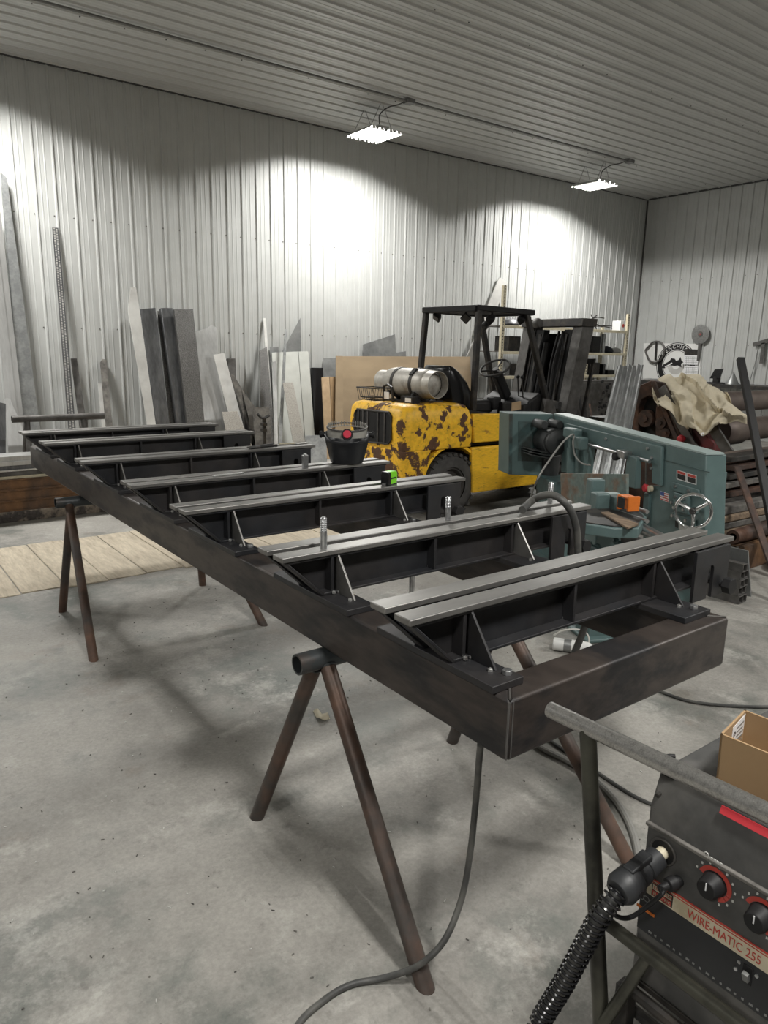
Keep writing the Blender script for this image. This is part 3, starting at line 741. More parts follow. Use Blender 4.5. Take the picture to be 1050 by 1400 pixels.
obj('buckle', MB().obx(V((4.60, 5.70, 1.43)), V((.7, 0, .7)), V((0, 1, 0)), V((-.7, 0, .7)), .09, .05, .02), 'black', tk)
cr_ = MB()
for y in (5.62, 6.02):
    cr_.tube(smooth_path([(4.53, y, 1.13), (4.54, y, 1.22), (4.60, y, 1.20), (4.70, y, 1.155), (4.82, y, 1.20), (4.87, y, 1.13)], 4), .018, 8)
obj('tank_cradle', cr_.bx(4.50, 4.90, 5.58, 6.08, 1.115, 1.15), 'iron', fk, .004)
obj('control_module', MB().bx(4.46, 4.55, 5.52, 5.72, 1.13, 1.20), 'black', fk, .006)
obj('module_sticker', MB().bx(4.458, 4.462, 5.55, 5.64, 1.145, 1.185), 'paper', fk)
obj('mount_frame', MB().tube([(4.42, 5.78, 1.13), (4.40, 5.78, 1.28), (4.41, 5.86, 1.30), (4.42, 5.94, 1.28), (4.42, 5.94, 1.13)], .014, 6), 'iron', fk)
obj('warning_sticker', MB().bx(4.395, 4.40, 5.82, 5.90, 1.16, 1.23), 'paper', fk)
bk = MB(); x0, x1, y0, y1, z0, z1 = 4.30, 4.52, 5.96, 6.24, 1.135, 1.26
for z, e in ((z1, .0), (z0 + .03, .03)):
    bk.tube([(x0 + e, y0 + e, z), (x1 - e, y0 + e, z), (x1 - e, y1 - e, z), (x0 + e, y1 - e, z)], .008, 6, closed=True)
bsk = obj('wire_basket', bk, 'iron', fk)
wr_ = MB()
for i in range(9):
    y = y0 + (y1 - y0) * i / 8; wr_.tube([(x0, y, z1), (x0 + .03, y, z0)], .003, 4).tube([(x0 + .03, y, z0), (x1 - .03, y, z0)], .003, 4)
for i in range(7):
    x = x0 + (x1 - x0) * i / 6; wr_.tube([(x, y0, z1), (x, y0 + .03, z0)], .003, 4)
o = obj('basket_wires', wr_, 'iron', bsk); o['kind'] = 'stuff'
# mast (leaning forward)
def mp(x, y, z): return V((x + .195 * z, y, z))
def mbox(mb, x0, x1, y0, y1, z0, z1):
    p = [mp(x0, y0, z0), mp(x1, y0, z0), mp(x1, y0, z1), mp(x0, y0, z1)]
    return mb.prism(p, (0, y1 - y0, 0))
for y0, y1, s in ((5.43, 5.56, 1), (6.18, 6.31, -1)):
    obj('mast_upright', mbox(mbox(mbox(MB(), 6.42, 6.44, y0, y1, .12, 2.0), 6.60, 6.62, y0, y1, .12, 2.0), 6.42, 6.62, y0 if s > 0 else y1 - .02, (y0 + .02) if s > 0 else y1, .12, 2.0), 'ironpale', fk, .004)
    obj('inner_rail', mbox(MB(), 6.46, 6.58, y0 + .025 + (.06 if s > 0 else -.06), y0 + .075 + (.06 if s > 0 else -.06), .2, 1.93), 'iron', fk, .004)
    yq = y0 + .18 * s + .06
    obj('lift_chain', mbox(MB(), 6.45, 6.47, yq - .02, yq + .02, .4, 1.85), 'iron', fk)
    obj('lift_cylinder', MB().cyl(mp(6.50, yq + .09 * s, .2), mp(6.50, yq + .09 * s, 1.75), .04, n=14), 'black', fk)
obj('mast_crossbar', mbox(mbox(MB(), 6.39, 6.64, 5.41, 6.33, 1.93, 2.02), 6.42, 6.47, 5.5, 6.25, 1.0, 1.1), 'iron', fk, .008)
for y0, y1 in ((5.60, 5.72), (6.02, 6.14)):
    obj('inner_upright', mbox(MB(), 6.47, 6.57, y0, y1, .15, 1.90), 'black', fk, .004)
obj('dark_mast_backing', mbox(MB(), 6.63, 6.645, 5.58, 6.16, .85, 1.86), 'black', fk, .002)  # black sheet added as a dark backing for the gaps in the mast
obj('crossbar_lower', mbox(MB(), 6.44, 6.60, 5.5, 6.25, .30, .44), 'iron', fk, .006)
for i, (yq, dx) in enumerate(((5.70, 0), (5.76, .02), (5.98, .0))):
    obj('hydraulic_hose', MB().tube(smooth_path([mp(6.43, yq, 1.88), mp(6.40 + dx, yq + .02, 1.5), mp(6.38 + dx, yq - .02, 1.1), mp(6.30 + dx, yq, .8)], 5), .015, 8), 'black', fk)
obj('beacon_lamp', MB().lathe(PY(735, 442, 5.9), (0, -1, 0), [(-.06, .03), (-.03, .055), (.02, .06), (.045, .045), (.05, .0)], 18, False), 'ironpale', fk)
# carriage and load backrest
obj('carriage', mbox(mbox(mbox(MB(), 6.66, 6.71, 5.38, 6.36, .35, .47), 6.66, 6.71, 5.38, 6.36, .70, .80), 6.64, 6.68, 5.5, 6.25, .3, .85), 'iron', fk, .005)
for y in (5.40, 5.60, 5.80, 6.0, 6.20, 6.34):
    obj('backrest_bar', mbox(MB(), 6.68, 6.71, y - .02, y + .02, .8, 1.55), 'iron', fk, .004)
obj('backrest_top', mbox(MB(), 6.68, 6.71, 5.38, 6.36, 1.52, 1.58), 'iron', fk, .004)
for y in (5.58, 6.16):
    obj('fork', MB().bx(6.80, 7.95, y - .06, y + .06, .06, .10).prism([mp(6.71, y - .06, .1 - .02), mp(6.76, y - .06, .08), mp(6.76, y - .06, .85), mp(6.71, y - .06, .85)], (0, .12, 0)), 'iron', fk, .004)
obj('tilt_bracket', MB().prism([PY(a, b, 5.40) for a, b in ((742, 570), (747, 545), (757, 548), (763, 572))], (0, .06, 0)), 'ironpale', fk, .004)
# ================================================================ horizontal band saw
SN, SF = PD(965, 622, 4.1), PD(757, 567, 5.9)
su = V((SF.x - SN.x, SF.y - SN.y, 0)).normalized()          # along the bow, away from the camera
sn = V((su.y, -su.x, 0))                                    # through the bow, away from the visible face
def S(px, py, o=0.0): return PP(px, py, SN - sn * o, sn)    # pixel -> visible face (o metres proud of it)
sw_ = thing('band_saw', 'teal green horizontal band saw with chrome handwheel behind the platform', 'band saw', (SN.x + .35, SN.y + .8, 0))
def face(name, pts, mt, o, th, parent=sw_, bevel=0):
    return obj(name, MB().prism([S(a, b, o) for a, b in pts], sn * th), mt, parent, bevel)
bow = face('bow_arm', [(757, 567), (912, 608), (912, 632), (757, 594)], 'teal', 0, .14, bevel=.006)
face('bow_top_highlight', [(757, 564.6), (965, 619.5), (965, 622), (757, 567)], 'tealedge', .002, .12, bow)  # paler strip paints the highlight along the arm's top
face('front_channel', [(771, 578), (904, 611), (903, 664), (891, 661), (891, 634), (771, 600)], 'teal', .022, .022, bevel=.004)
hd = face('idler_head', [(904, 606), (965, 622), (962, 780), (876, 760), (886, 664), (904, 664)], 'teal', 0, .135, bevel=.006)
face('cover_seam', [(903, 627), (970, 645.2), (970, 646.5), (903, 628.4)], 'tealdark', .003, .004, hd)
e0 = SN + sn * .135
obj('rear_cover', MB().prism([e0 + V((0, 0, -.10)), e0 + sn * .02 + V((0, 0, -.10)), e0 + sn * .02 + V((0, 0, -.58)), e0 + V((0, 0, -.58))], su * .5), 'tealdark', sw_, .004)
# bolted bars, bearing plate, bolts
def dot(px, py, r_, h_, mt, parent, o=.0, n=8):
    p = S(px, py, o); obj('bolt_head', MB().cyl(p, p - sn * h_, r_, n=n), mt, parent)
b1 = face('bolted_bar', [(918, 659), (955, 670), (955, 681), (917, 670)], 'teal', .012, .012, bevel=.003)
b2 = face('bolted_bar', [(917, 700), (951, 712), (950, 723), (915, 708)], 'teal', .012, .012, bevel=.003)
pl = face('tension_plate', [(921, 673), (941, 679), (940, 704), (920, 697)], 'teal', .020, .020, bevel=.003)
for px, py in ((924, 665), (942, 671)): dot(px, py, .010, .010, 'steel', b1, .012)
for px, py in ((920, 705), (938, 712)): dot(px, py, .010, .010, 'steel', b2, .012)
for px, py in ((924, 679), (936, 682), (922, 694), (935, 697), (919, 687), (938, 690)): dot(px, py, .009, .010, 'steel', pl, .020)
dot(930, 688, .022, .018, 'tealdark', pl, .020, 12); dot(930, 688, .012, .028, 'steel', pl, .020)
for px, py in ((829, 600), (886, 613), (891, 640), (892, 626)): dot(px, py, .010, .010, 'steel', sw_, .022)
# decals
face('warning_decal', [(925, 642), (938, 646), (938, 659), (925, 655)], 'white', .0012, .001, hd)
face('warning_decal', [(938.6, 646.2), (952, 650), (952, 663), (938.6, 659.2)], 'white', .0012, .001, hd)
for a, b in ((925, 642), (938.6, 646.2)):
    face('decal_red_band', [(a + 1, b + 1), (a + 12.3, b + 4.4), (a + 12.3, b + 8), (a + 1, b + 4.6)], 'redprint', .0016, .001, hd)
    face('decal_black_field', [(a + 1, b + 5), (a + 12.3, b + 8.4), (a + 12.3, b + 15.6), (a + 1, b + 12.2)], 'label_black', .0016, .001, hd)
fg = face('flag_sticker', [(902.5, 671), (914, 675), (914, 687), (902.5, 683)], 'white', .0012, .001, hd)
for i in range(4):
    y = 672 + i * 3.0
    face('flag_stripe', [(902.8, y), (913.7, y + 3.7), (913.7, y + 5.2), (902.8, y + 1.5)], 'redprint', .0016, .001, hd)
face('flag_canton', [(902.8, 671.4), (908, 673.1), (908, 678.5), (902.8, 676.7)], 'blue', .0020, .001, hd)
face('rating_plate', [(928, 713), (938, 716.5), (938, 727), (928, 723.5)], 'white', .0012, .001, hd)
face('rating_plate', [(923, 711), (927, 712.5), (927, 722), (923, 720.5)], 'label_black', .0012, .001, hd)
# handwheel
hwc = S(969, 698, .0); hwc = hwc - sn * .10
ax_ = (-sn * .72 - su * .62 + V((0, 0, .12))).normalized()
hw = obj('handwheel', MB().torus(hwc, ax_, .095, .0095, 40, 10), 'chrome', sw_)
a_, b_ = frame_of(ax_)
for i in range(3):
    an = math.radians(96 + 120 * i); q = hwc + (a_ * math.cos(an) + b_ * math.sin(an)) * .092
    obj('spoke', MB().tube([hwc - ax_ * .012, hwc * .5 + q * .5 - ax_ * .010, q], [.013, .010, .009], 8), 'chrome', hw)
obj('wheel_hub', MB().cyl(hwc - ax_ * .03, hwc + ax_ * .012, .024, .020, 16).cyl(hwc + ax_ * .012, hwc + ax_ * .016, .012, n=12), 'chrome', hw)
obj('wheel_shaft', MB().cyl(hwc - ax_ * .03, hwc - ax_ * .16, .012, n=12), 'steel', hw)
# drive box at the far end, facing the camera side
bo = PD(728, 600, 5.9)
def B(px, py, d=0.0): return PP(px, py, bo - su * d, su)
drv = obj('drive_box', MB().prism([B(698, 565.5), B(757, 566), B(757, 651), B(696, 649)], su * .24), 'teal', sw_, .006)
obj('box_edge', MB().prism([B(696.5, 565.5, .004), B(701, 565.5, .004), B(700, 649, .004), B(695.5, 648.5, .004)], su * .01), 'tealdark', drv)
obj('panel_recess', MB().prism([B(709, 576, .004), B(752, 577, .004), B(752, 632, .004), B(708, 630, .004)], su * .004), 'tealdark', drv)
mc = B(743, 600, .0)
mo = obj('motor', MB().lathe(mc - su * .02, -su, [(0, .10), (.02, .105), (.20, .105), (.205, .098), (.235, .094), (.25, .075), (.252, .0)], 28, False), 'motor', sw_)
obj('end_bell', MB().lathe(mc - su * .215, -su, [(0, .108), (.012, .108), (.012, .098), (0, .098)], 28, False), 'motor', mo)
obj('fan_grille', MB().lathe(mc - su * .262, -su, [(0, .068), (.004, .068), (.004, .02)], 18, False), 'black', mo)
for px in (731, 751):
    q = B(px, 578, .02); obj('capacitor', MB().lathe(q - su * .02, -su, [(0, .036), (.15, .036), (.165, .028), (.166, 0)], 18, False), 'motor', mo)
for i in range(3):
    p = B(713, 611 + 3.5 * i, .03); q = B(735, 615 + 3.5 * i, .03)
    obj('motor_mount_rib', MB().prism([p, q, q + V((0, 0, .008)), p + V((0, 0, .008))], -su * .2), 'motor', mo)
obj('gearbox', MB().cyl(B(752, 622, -.02), B(750, 652, -.02), .085, .075, 18).cyl(B(750, 652, -.02), B(750, 657, -.02), .095, n=18).cyl(B(750, 657, -.02), B(750, 700, -.02), .07, n=18), 'motor', sw_, .003)
# pivot bracket and feed cylinder under the arm
pc = PP(780, 600, SN + su * 1.35, su)
pcyl = S(781, 620, .06)
obj('pivot_bracket', MB().prism([S(768, 596, .03), S(806, 606, .03), S(802, 648, .03), S(767, 645, .03)], sn * .05), 'teal', sw_, .004)
obj('feed_cylinder', MB().cyl(S(781, 612, .09), S(780, 646, .09), .032, n=16).cyl(S(782, 596, .09), S(781, 613, .09), .022, n=12), 'teal', sw_)
obj('pivot_block', MB().obx(S(783, 592, .09), su, sn, V((0, 0, 1)), .16, .08, .07).obx(S(794, 606, .10), su, sn, V((0, 0, 1)), .10, .07, .09), 'teal', sw_, .01)
cb_ = smooth_path([S(722, 690, .5), PD(735, 655, 4.6), PD(752, 628, 4.9), PD(771, 603, 5.0), S(784, 594, .15), S(783.5, 606, .16), S(786, 622, .17), S(795, 633, .18), S(807, 636, .16)], 6)
obj('control_cable', MB().tube(cb_[18:], .006, 6), 'cablegrey', sw_)
obj('switch_cable', MB().tube(cb_[:25], .006, 6), 'cablegrey', sw_)
# blade, guide arms
obj('guide_bar', MB().cyl(S(800, 607, .055), S(888, 631, .055), .012, n=10), 'steel', sw_)
obj('guide_arm', MB().prism([S(857, 622, .09), S(870, 626, .09), S(868, 668, .09), S(853, 664, .09)], sn * .04), 'teal', sw_, .004)
obj('guide_clamp', MB().obx(S(853, 621, .09), su, sn, V((0, 0, 1)), .10, .06, .05), 'steel', sw_, .005)
obj('clamp_knob', MB().lathe(S(843, 624, .11), -sn, [(-.02, .018), (0, .028), (.02, .026), (.024, 0)], 12, False), 'black', sw_)
obj('saw_blade', MB().prism([S(818, 600, .0), S(884, 617, .0), S(884, 690, .0), S(882, 690, .0), S(882, 620, .0), S(818, 603, .0)], sn * .002), 'steel', sw_)
obj('blade_guard', MB().obx(PD(866, 689, 3.9), su, sn, V((0, 0, 1)), .016, .070, .082)  .obx(PD(851, 686, 3.98), su, sn, V((0, 0, 1)), .016, .06, .082).obx(PD(859, 679, 3.94), su, sn, V((0, 0, 1)), .10, .062, .010), 'orange', sw_, .004)
obj('guard_inside_shade', MB().obx(PD(857, 687, 3.915) - sn * .034, su, sn, V((0, 0, 1)), .062, .006, .058), 'black', sw_)  # black insert paints the dark inside of the open guard
dot(867, 689, .014, .03, 'steel', sw_, .20)
obj('hand_warning_decal', MB().prism([S(852, 664, .095), S(858, 666, .095), S(858, 676, .095), S(852, 674, .095)], sn * .002), 'white', sw_)
obj('hand_symbol', MB().prism([S(853.5, 666, .097), S(855, 669, .097), S(857, 667, .097), S(856, 673.5, .097), S(854.5, 673.2, .097)], sn * .002), 'label_black', sw_)
# stop button and lever on the head edge
p = S(884, 667, .03); obj('stop_button', MB().lathe(p, -sn, [(-.02, .012), (0, .024), (.014, .026), (.022, .018), (.023, 0)], 16, False), 'red', sw_)
p = S(891, 668, .02); obj('button_collar', MB().cyl(p, p - sn * .02, .02, n=12), 'cream', sw_)
obj('switch_box', MB().prism([S(880, 674, .02), S(887, 676, .02), S(884, 730, .02), S(877, 728, .02)], sn * .03), 'tealdark', sw_, .004)
# fence, vise, bed
zb_ = .775
def T(px, py, z=zb_): return PZ(px, py, z)
ft = [PD(766, 647, 5.0), PD(856, 648, 4.35), PD(856, 690, 4.35), PD(767, 690, 5.0)]
obj('fence_plate', MB().prism(ft, sn * .02), 'tealrust', sw_, .003)
vb = PD(813, 700, 4.35)
obj('vise_jaw', MB().obx(PD(813, 678, 4.35), su, sn, V((0, 0, 1)), .07, .09, .21), 'teal', sw_, .01)
obj('vise_block', MB().obx(PD(820, 688, 4.2), su, sn, V((0, 0, 1)), .085, .085, .13), 'teal', sw_, .012)
obj('vise_cap', MB().obx(PD(828, 675, 4.25), su, sn, V((0, 0, 1)), .05, .16, .010), 'tealedge', sw_, .002)
for dy in (0, 13):
    obj('vise_rail', MB().cyl(PD(826, 681 + dy, 4.25), PD(885, 700 + dy, 3.9), .012, n=10), 'steel', sw_)
obj('rail_block', MB().obx(PD(842, 690, 4.15), su, sn, V((0, 0, 1)), .06, .05, .10), 'tealdark', sw_, .006)
tp = [(795, 697), (862, 688), (884, 706), (873, 722), (840, 722), (793, 716)]
bed = obj('bed', MB().prism([T(a, b) for a, b in tp], (0, 0, -.055)), 'teal', sw_, .006)
obj('bed_plate', MB().prism([T(a, b, zb_ + .006) for a, b in ((796, 697), (860, 689), (880, 705), (870, 719), (840, 719), (796, 713))], (0, 0, -.006)), 'iron', sw_, .001)
obj('workpiece_flat', MB().prism([T(a, b, zb_ + .018) for a, b in ((822, 700), (832, 699), (873, 716), (858, 721))], (0, 0, -.010)), 'wood', sw_, .001)
rp = T(884, 726, .74); obj('feed_roller', MB().cyl(PD(876, 722, 3.95), PD(905, 737, 3.8), .03, n=16), 'steel', sw_)
bx_ = T(822, 735, .6)
obj('pedestal', MB().obx(V((bx_.x, bx_.y, .37)), su, sn, V((0, 0, 1)), .16, .16, .74).obx(V((bx_.x, bx_.y, .012)), su, sn, V((0, 0, 1)), .26, .22, .024), 'teal', sw_, .008)
p2 = SN + su * 1.75 + sn * .02
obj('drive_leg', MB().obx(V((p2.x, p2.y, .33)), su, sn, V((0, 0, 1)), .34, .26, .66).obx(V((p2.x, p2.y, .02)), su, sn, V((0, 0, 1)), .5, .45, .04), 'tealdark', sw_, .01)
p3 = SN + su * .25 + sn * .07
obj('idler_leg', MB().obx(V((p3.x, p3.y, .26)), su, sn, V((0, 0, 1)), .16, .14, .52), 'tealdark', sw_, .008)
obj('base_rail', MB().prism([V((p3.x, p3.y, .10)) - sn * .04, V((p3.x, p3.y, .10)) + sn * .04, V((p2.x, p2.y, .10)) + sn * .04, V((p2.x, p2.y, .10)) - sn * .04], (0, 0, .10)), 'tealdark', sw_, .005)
obj('chip_bracket', MB().obx(PD(772, 757, 3.9), su, sn, V((0, 0, 1)), .05, .05, .14), 'teal', sw_, .006)
for a, b, r_ in ((803, 745, .03), (816, 748, .022), (842, 740, .02)):
    p = PD(a, b, 4.0); obj('linkage_rod', MB().cyl(p, p + V((.05, -.12, -.05)), r_ * .6, n=8).ball(p, r_, 8), 'tealdark', sw_)
# ================================================================ stock leaning on the back wall
WALLY = YB - .022
def lean_pts(top, br, bl, yb_, ytop, ext=True):
    z1 = max(PY(p[0], p[1], ytop).z for p in top)
    b = (ytop - yb_) / z1; n = V((0, 1, -b)); o = V((0, yb_, 0))
    tp = [PP(p[0], p[1], o, n) for p in top]; q1 = PP(br[0], br[1], o, n); q0 = PP(bl[0], bl[1], o, n)
    if ext:
        def down(a, c):
            if abs(a.z - c.z) < 1e-4: return V((c.x, yb_, 0))
            t = a.z / (a.z - c.z); return a + (c - a) * t
        q1 = down(tp[-1], q1); q0 = down(tp[0], q0)
    return tp + [q1, q0], n.normalized()
def lean(name, label, cat, top, br, bl, mt, th=.006, yb_=9.75, ytop=None, group='stock leaning on the back wall', kind='flat', bevel=.001, ext=True):
    if ytop is None: ytop = WALLY - th - (.03 if kind != 'flat' else 0)
    pts, n = lean_pts(top, br, bl, yb_, ytop, ext)
    if kind == 'flat':
        return solo(name, label, cat, MB().prism(pts, n * th), mt, bevel, group)
    tl, tr, q1, q0 = pts[0], pts[-3], pts[-2], pts[-1]
    if kind == 'tube':                         # square tube; a black patch on top paints its dark inside
        d = th; mb = MB()
        r = thing(name, label, cat, (q0 + q1) / 2, group)
        obj('body', MB().prism([tl, tr, q1, q0], n * d), mt, r, .004)
        cx = (tl + tr) / 2; ax = (tr - tl); up_ = (tl - q0).normalized()
        i0 = tl + ax * .14 + n * d * .14; obj('tube_inside_shade', MB().prism([i0, i0 + ax * .72, i0 + ax * .72 + n * d * .72, i0 + n * d * .72], up_ * .0015), 'black', r)
        return r
    if kind == 'angle':
        r = thing(name, label, cat, (q0 + q1) / 2, group)
        obj('front_leg', MB().prism([tl, tr, q1, q0], n * .006), mt, r, .001)
        obj('side_leg', MB().prism([tl, tl + (tr - tl) * .08, q0 + (q1 - q0) * .08, q0], n * th), mt, r, .001)
        return r
# tall aluminium lengths at the edge of the frame
lean('aluminium_angle', 'tall wide aluminium angle leaning beside the tall perforated strip', 'metal angle', [(1.5, 236), (9.5, 243)], (41, 480), (20, 480), 'galv', .06, 9.80, kind='angle')
lean('aluminium_bar', 'bright narrow aluminium bar leaning in front of the wide aluminium angle', 'metal bar', [(-6, 290), (1, 290)], (22, 480), (10, 480), 'alu', .012, 9.62, 10.02)
lean('aluminium_bar', 'second bright aluminium bar leaning beside the wide aluminium angle', 'metal bar', [(-16, 300), (-7, 300)], (14, 480), (1, 480), 'alu', .012, 9.55, 9.98)
lean('steel_plank', 'dark grey upright steel plank standing at the end of the aluminium bars', 'metal plank', [(-22, 545), (8, 552)], (8, 620), (-20, 620), 'greydark', .05, 8.95, 9.1)
lean('aluminium_sheet', 'curled bright aluminium sheet standing behind the empty pipe saw horse', 'metal sheet', [(6, 546), (13, 545), (38, 600)], (39, 626), (12, 626), 'alu', .003, 9.2, 9.4)
# perforated strip
pts, n = lean_pts([(71.4, 311), (79.6, 311.5)], (101.7, 565), (91.7, 565), 9.80, WALLY - .02)
ps = thing('perforated_strip', 'tall narrow perforated metal strip leaning on the wall', 'metal strip', (pts[2] + pts[3]) / 2, 'stock leaning on the back wall')
obj('strip_face', MB().prism(pts, n * .005), 'greydark', ps)
hl = MB(); tl, tr, q1, q0 = pts
for i in range(150):
    for s in (.30, .70):
        t = (i + .5 + (.5 if s > .5 else 0)) / 151; c = (tl + (q0 - tl) * t) * (1 - s) + (tr + (q1 - tr) * t) * s - n * .0006
        hl.obx(c, (tr - tl).normalized(), (q0 - tl).normalized(), n, .016, .010, .001)
o = obj('perforations', hl, 'alupaint', ps); o['kind'] = 'stuff'
lean('steel_bar', 'short dark steel bar leaning beside the perforated strip', 'metal bar', [(97, 490), (105, 490)], (118, 575), (108, 575), 'ironpale', .02, 9.65)
lean('fence_post', 'round-topped grey brown post leaning between short bar and pointed lath', 'post', [(138, 494), (140, 491), (144, 491), (146, 494)], (153, 575), (145, 575), 'grime', .05, 9.6)
lean('pale_strip', 'pale narrow strip leaning behind the round-topped post', 'metal strip', [(134, 524), (140, 524)], (144, 570), (138, 570), 'alupaint', .006, 9.85)
lean('pointed_lath', 'pale pointed lath leaning beside the dark steel channel', 'lath', [(175, 424), (179, 393), (186, 393), (191, 424)], (212, 573), (200, 573), 'alupaint', .012, 9.45, 9.9)
lean('steel_channel', 'dark grey steel channel leaning beside the pointed lath', 'metal channel', [(190.7, 422.7), (212.7, 420.7)], (231, 573), (213, 573), 'greydark', .09, 9.62, kind='tube', ytop=10.03)
lean('mesh_strip', 'dark perforated mesh strip between the steel channel and the square tube', 'metal strip', [(215, 425), (221, 425)], (242, 572), (231, 572), 'tread', .004, 9.72)
lean('square_tube', 'dark narrow square tube leaning beside the textured plank', 'metal tube', [(220, 421), (236, 421)], (257, 571), (241, 572), 'greydark', .08, 9.62, kind='tube', ytop=10.04)
lean('textured_plank', 'dark textured tread plank leaning beside the shiny sheet', 'metal plank', [(238, 422.7), (264, 422.7)], (279, 570), (255, 571), 'tread', .05, 9.50, 9.93)
lean('shiny_sheet', 'shiny crumpled aluminium sheet leaning beside the textured plank', 'metal sheet', [(267.5, 453), (282, 449), (289, 444), (296, 448), (298, 482)], (318, 572), (279, 570), 'alu', .003, 9.66)
lean('flat_plate', 'pale grey plate leaning across the shiny aluminium sheet', 'metal plate', [(291.7, 485), (306.7, 482.7)], (333, 583), (313, 568), 'alupaint', .006, 9.45, 9.85)
lean('plate_offcut', 'small pale plate offcut leaning on the pale grey plate', 'metal plate', [(303.5, 563), (324, 562)], (333, 583), (308, 585), 'treadpale', .004, 9.2, 9.42)
lean('tee_post', 'grey tee-headed post leaning behind the curved offcut', 'post', [(311, 490), (322, 490)], (323, 520), (313, 520), 'ironpale', .05, 9.8)
lean('curved_offcut', 'curved grey plate offcut left from a cut arc', 'metal offcut', [(315, 512), (320, 513), (330, 530), (342, 548), (352, 560)], (346, 600), (344, 600), 'grime', .008, 9.32, 9.58)
lean('dark_offcut', 'dark pitted plate offcut standing under the curved offcut', 'metal offcut', [(321, 535), (332, 542), (340, 560)], (345, 590), (330, 590), 'ironpale', .01, 9.55, 9.72)
lean('round_bar_bundle', 'rough dark plate strip leaning under the tall thin strip', 'metal strip', [(355, 479), (365, 474)], (375, 596), (357, 596), 'tread', .02, 9.5, 10.0)
lean('thin_strip', 'tall thin metal strip leaning beside the grey triangle sheet', 'metal strip', [(360, 435), (363.5, 435)], (375, 597), (370, 597), 'alupaint', .01, 9.62)
lean('gusset_sheet', 'small grey sheet standing behind the rough strip and the wide pale board', 'metal sheet', [(369, 474), (381, 474)], (382, 500), (370, 500), 'grey', .003, 9.9)
lean('triangle_sheet', 'dark grey triangular sheet standing behind the wide pale board', 'metal sheet', [(385, 482), (410.7, 434.5), (412, 481)], (413, 500), (386, 500), 'grey', .003, 9.9, ext=False)
lean('pale_board', 'wide pale green white board leaning under the grey triangle sheet', 'board', [(371.7, 482), (407.5, 480.5)], (416, 594), (378, 600), 'palegreen', .01, 9.55, 10.02)
lean('pale_board', 'narrow pale green white board leaning beside the black slab', 'board', [(408.2, 480.5), (421.5, 480.5)], (430, 594), (416.8, 594), 'palegreen', .01, 9.58, 10.03)
lean('lattice_strip', 'thin lattice edged strip leaning over the wide pale board', 'metal strip', [(389.5, 450), (392.5, 450)], (386, 598), (381, 598), 'galv', .01, 9.42, 9.95)
lean('bright_channel', 'bright aluminium strip leaning at the edge of the wide pale board', 'metal strip', [(372, 495), (378, 493)], (380, 600), (375, 600), 'alu', .012, 9.35, 9.7)
lean('tread_plate', 'narrow tread plate leaning on the wide pale board', 'metal plate', [(386.5, 523), (400.5, 522.5)], (416, 597), (400, 601), 'treadpale', .006, 9.3, 9.62)
lean('sheet_offcut', 'small rusty grey sheet standing beside the tread plate', 'metal sheet', [(345, 557), (368, 556)], (371, 597), (348, 598), 'grime', .003, 9.3, 9.45)
lean('black_slab', 'tall black slab leaning between pale board and cardboard', 'slab', [(426, 502.5), (441.5, 503)], (444, 594), (431, 594), 'blackgloss', .05, 9.6, 9.95)
lean('white_topped_sheet', 'grey sheet with pale top edge behind the cardboard strips', 'sheet', [(442, 489.5), (461, 489.5)], (462, 530), (443, 530), 'grey', .006, 9.8)
lean('low_sheet', 'low grey galvanised sheet on the floor before the black slab', 'metal sheet', [(417, 595), (446, 595)], (447, 626), (419, 626), 'galv', .006, 9.0, 9.15)
lean('cardboard_strip', 'tan cardboard strip standing beside the black slab', 'cardboard', [(440, 516), (450, 515)], (456, 628), (446, 628), 'cardpale', .02, 9.3, 9.6)
lean('cardboard_strip', 'second tan cardboard strip tucked against the big brown sheet', 'cardboard', [(451, 515), (460, 515)], (466, 628), (457, 628), 'cardboard', .02, 9.36, 9.68)
r_ = lean('brown_sheet', 'very large brown fibreboard sheet leaning behind the forklift', 'sheet', [(468, 487), (643, 487.5)], (648, 640), (470, 640), 'plywood', .012, 9.25, 9.72)
lean('brown_sheet', 'narrow brown fibreboard sheet whose edge shows before the very large one', 'sheet', [(459.5, 486.5), (468.5, 486.8)], (470, 628), (458, 628), 'plywood', .012, 9.20, 9.66)
lean('cut_sheet', 'grey metal sheet with slanted top behind the brown fibreboard', 'metal sheet', [(496, 471), (540, 457), (541, 482), (555, 480)], (556, 520), (498, 520), 'grey', .004, 9.88)
lean('leaning_strip', 'pale grey strip slanting up the wall behind the forklift guard', 'metal strip', [(683, 379), (694, 386)], (672, 440), (658, 440), 'alupaint', .02, 9.99, 10.11)
# pole clamp in front of the panels
pc_ = thing('bar_clamp', 'dark iron bar clamp standing before the wide pale board', 'clamp', PY(361, 600, 9.1) * 1.0 - V((0, 0, PY(361, 600, 9.1).z)))
b0 = PY(361, 572, 9.1)
obj('clamp_bar', MB().bx(b0.x - .02, b0.x + .02, 9.08, 9.12, 0, b0.z), 'iron', pc_, .003)
obj('clamp_arm', MB().tube([PY(352, 566, 9.1), PY(357, 571, 9.1), PY(361, 572, 9.1), PY(368, 568, 9.1)], .02, 6), 'iron', pc_)
for yy in (580, 588):
    q = PY(361, yy, 9.08); obj('clamp_collar', MB().bx(q.x - .035, q.x + .035, 9.05, 9.12, q.z - .02, q.z + .02), 'iron', pc_, .003)
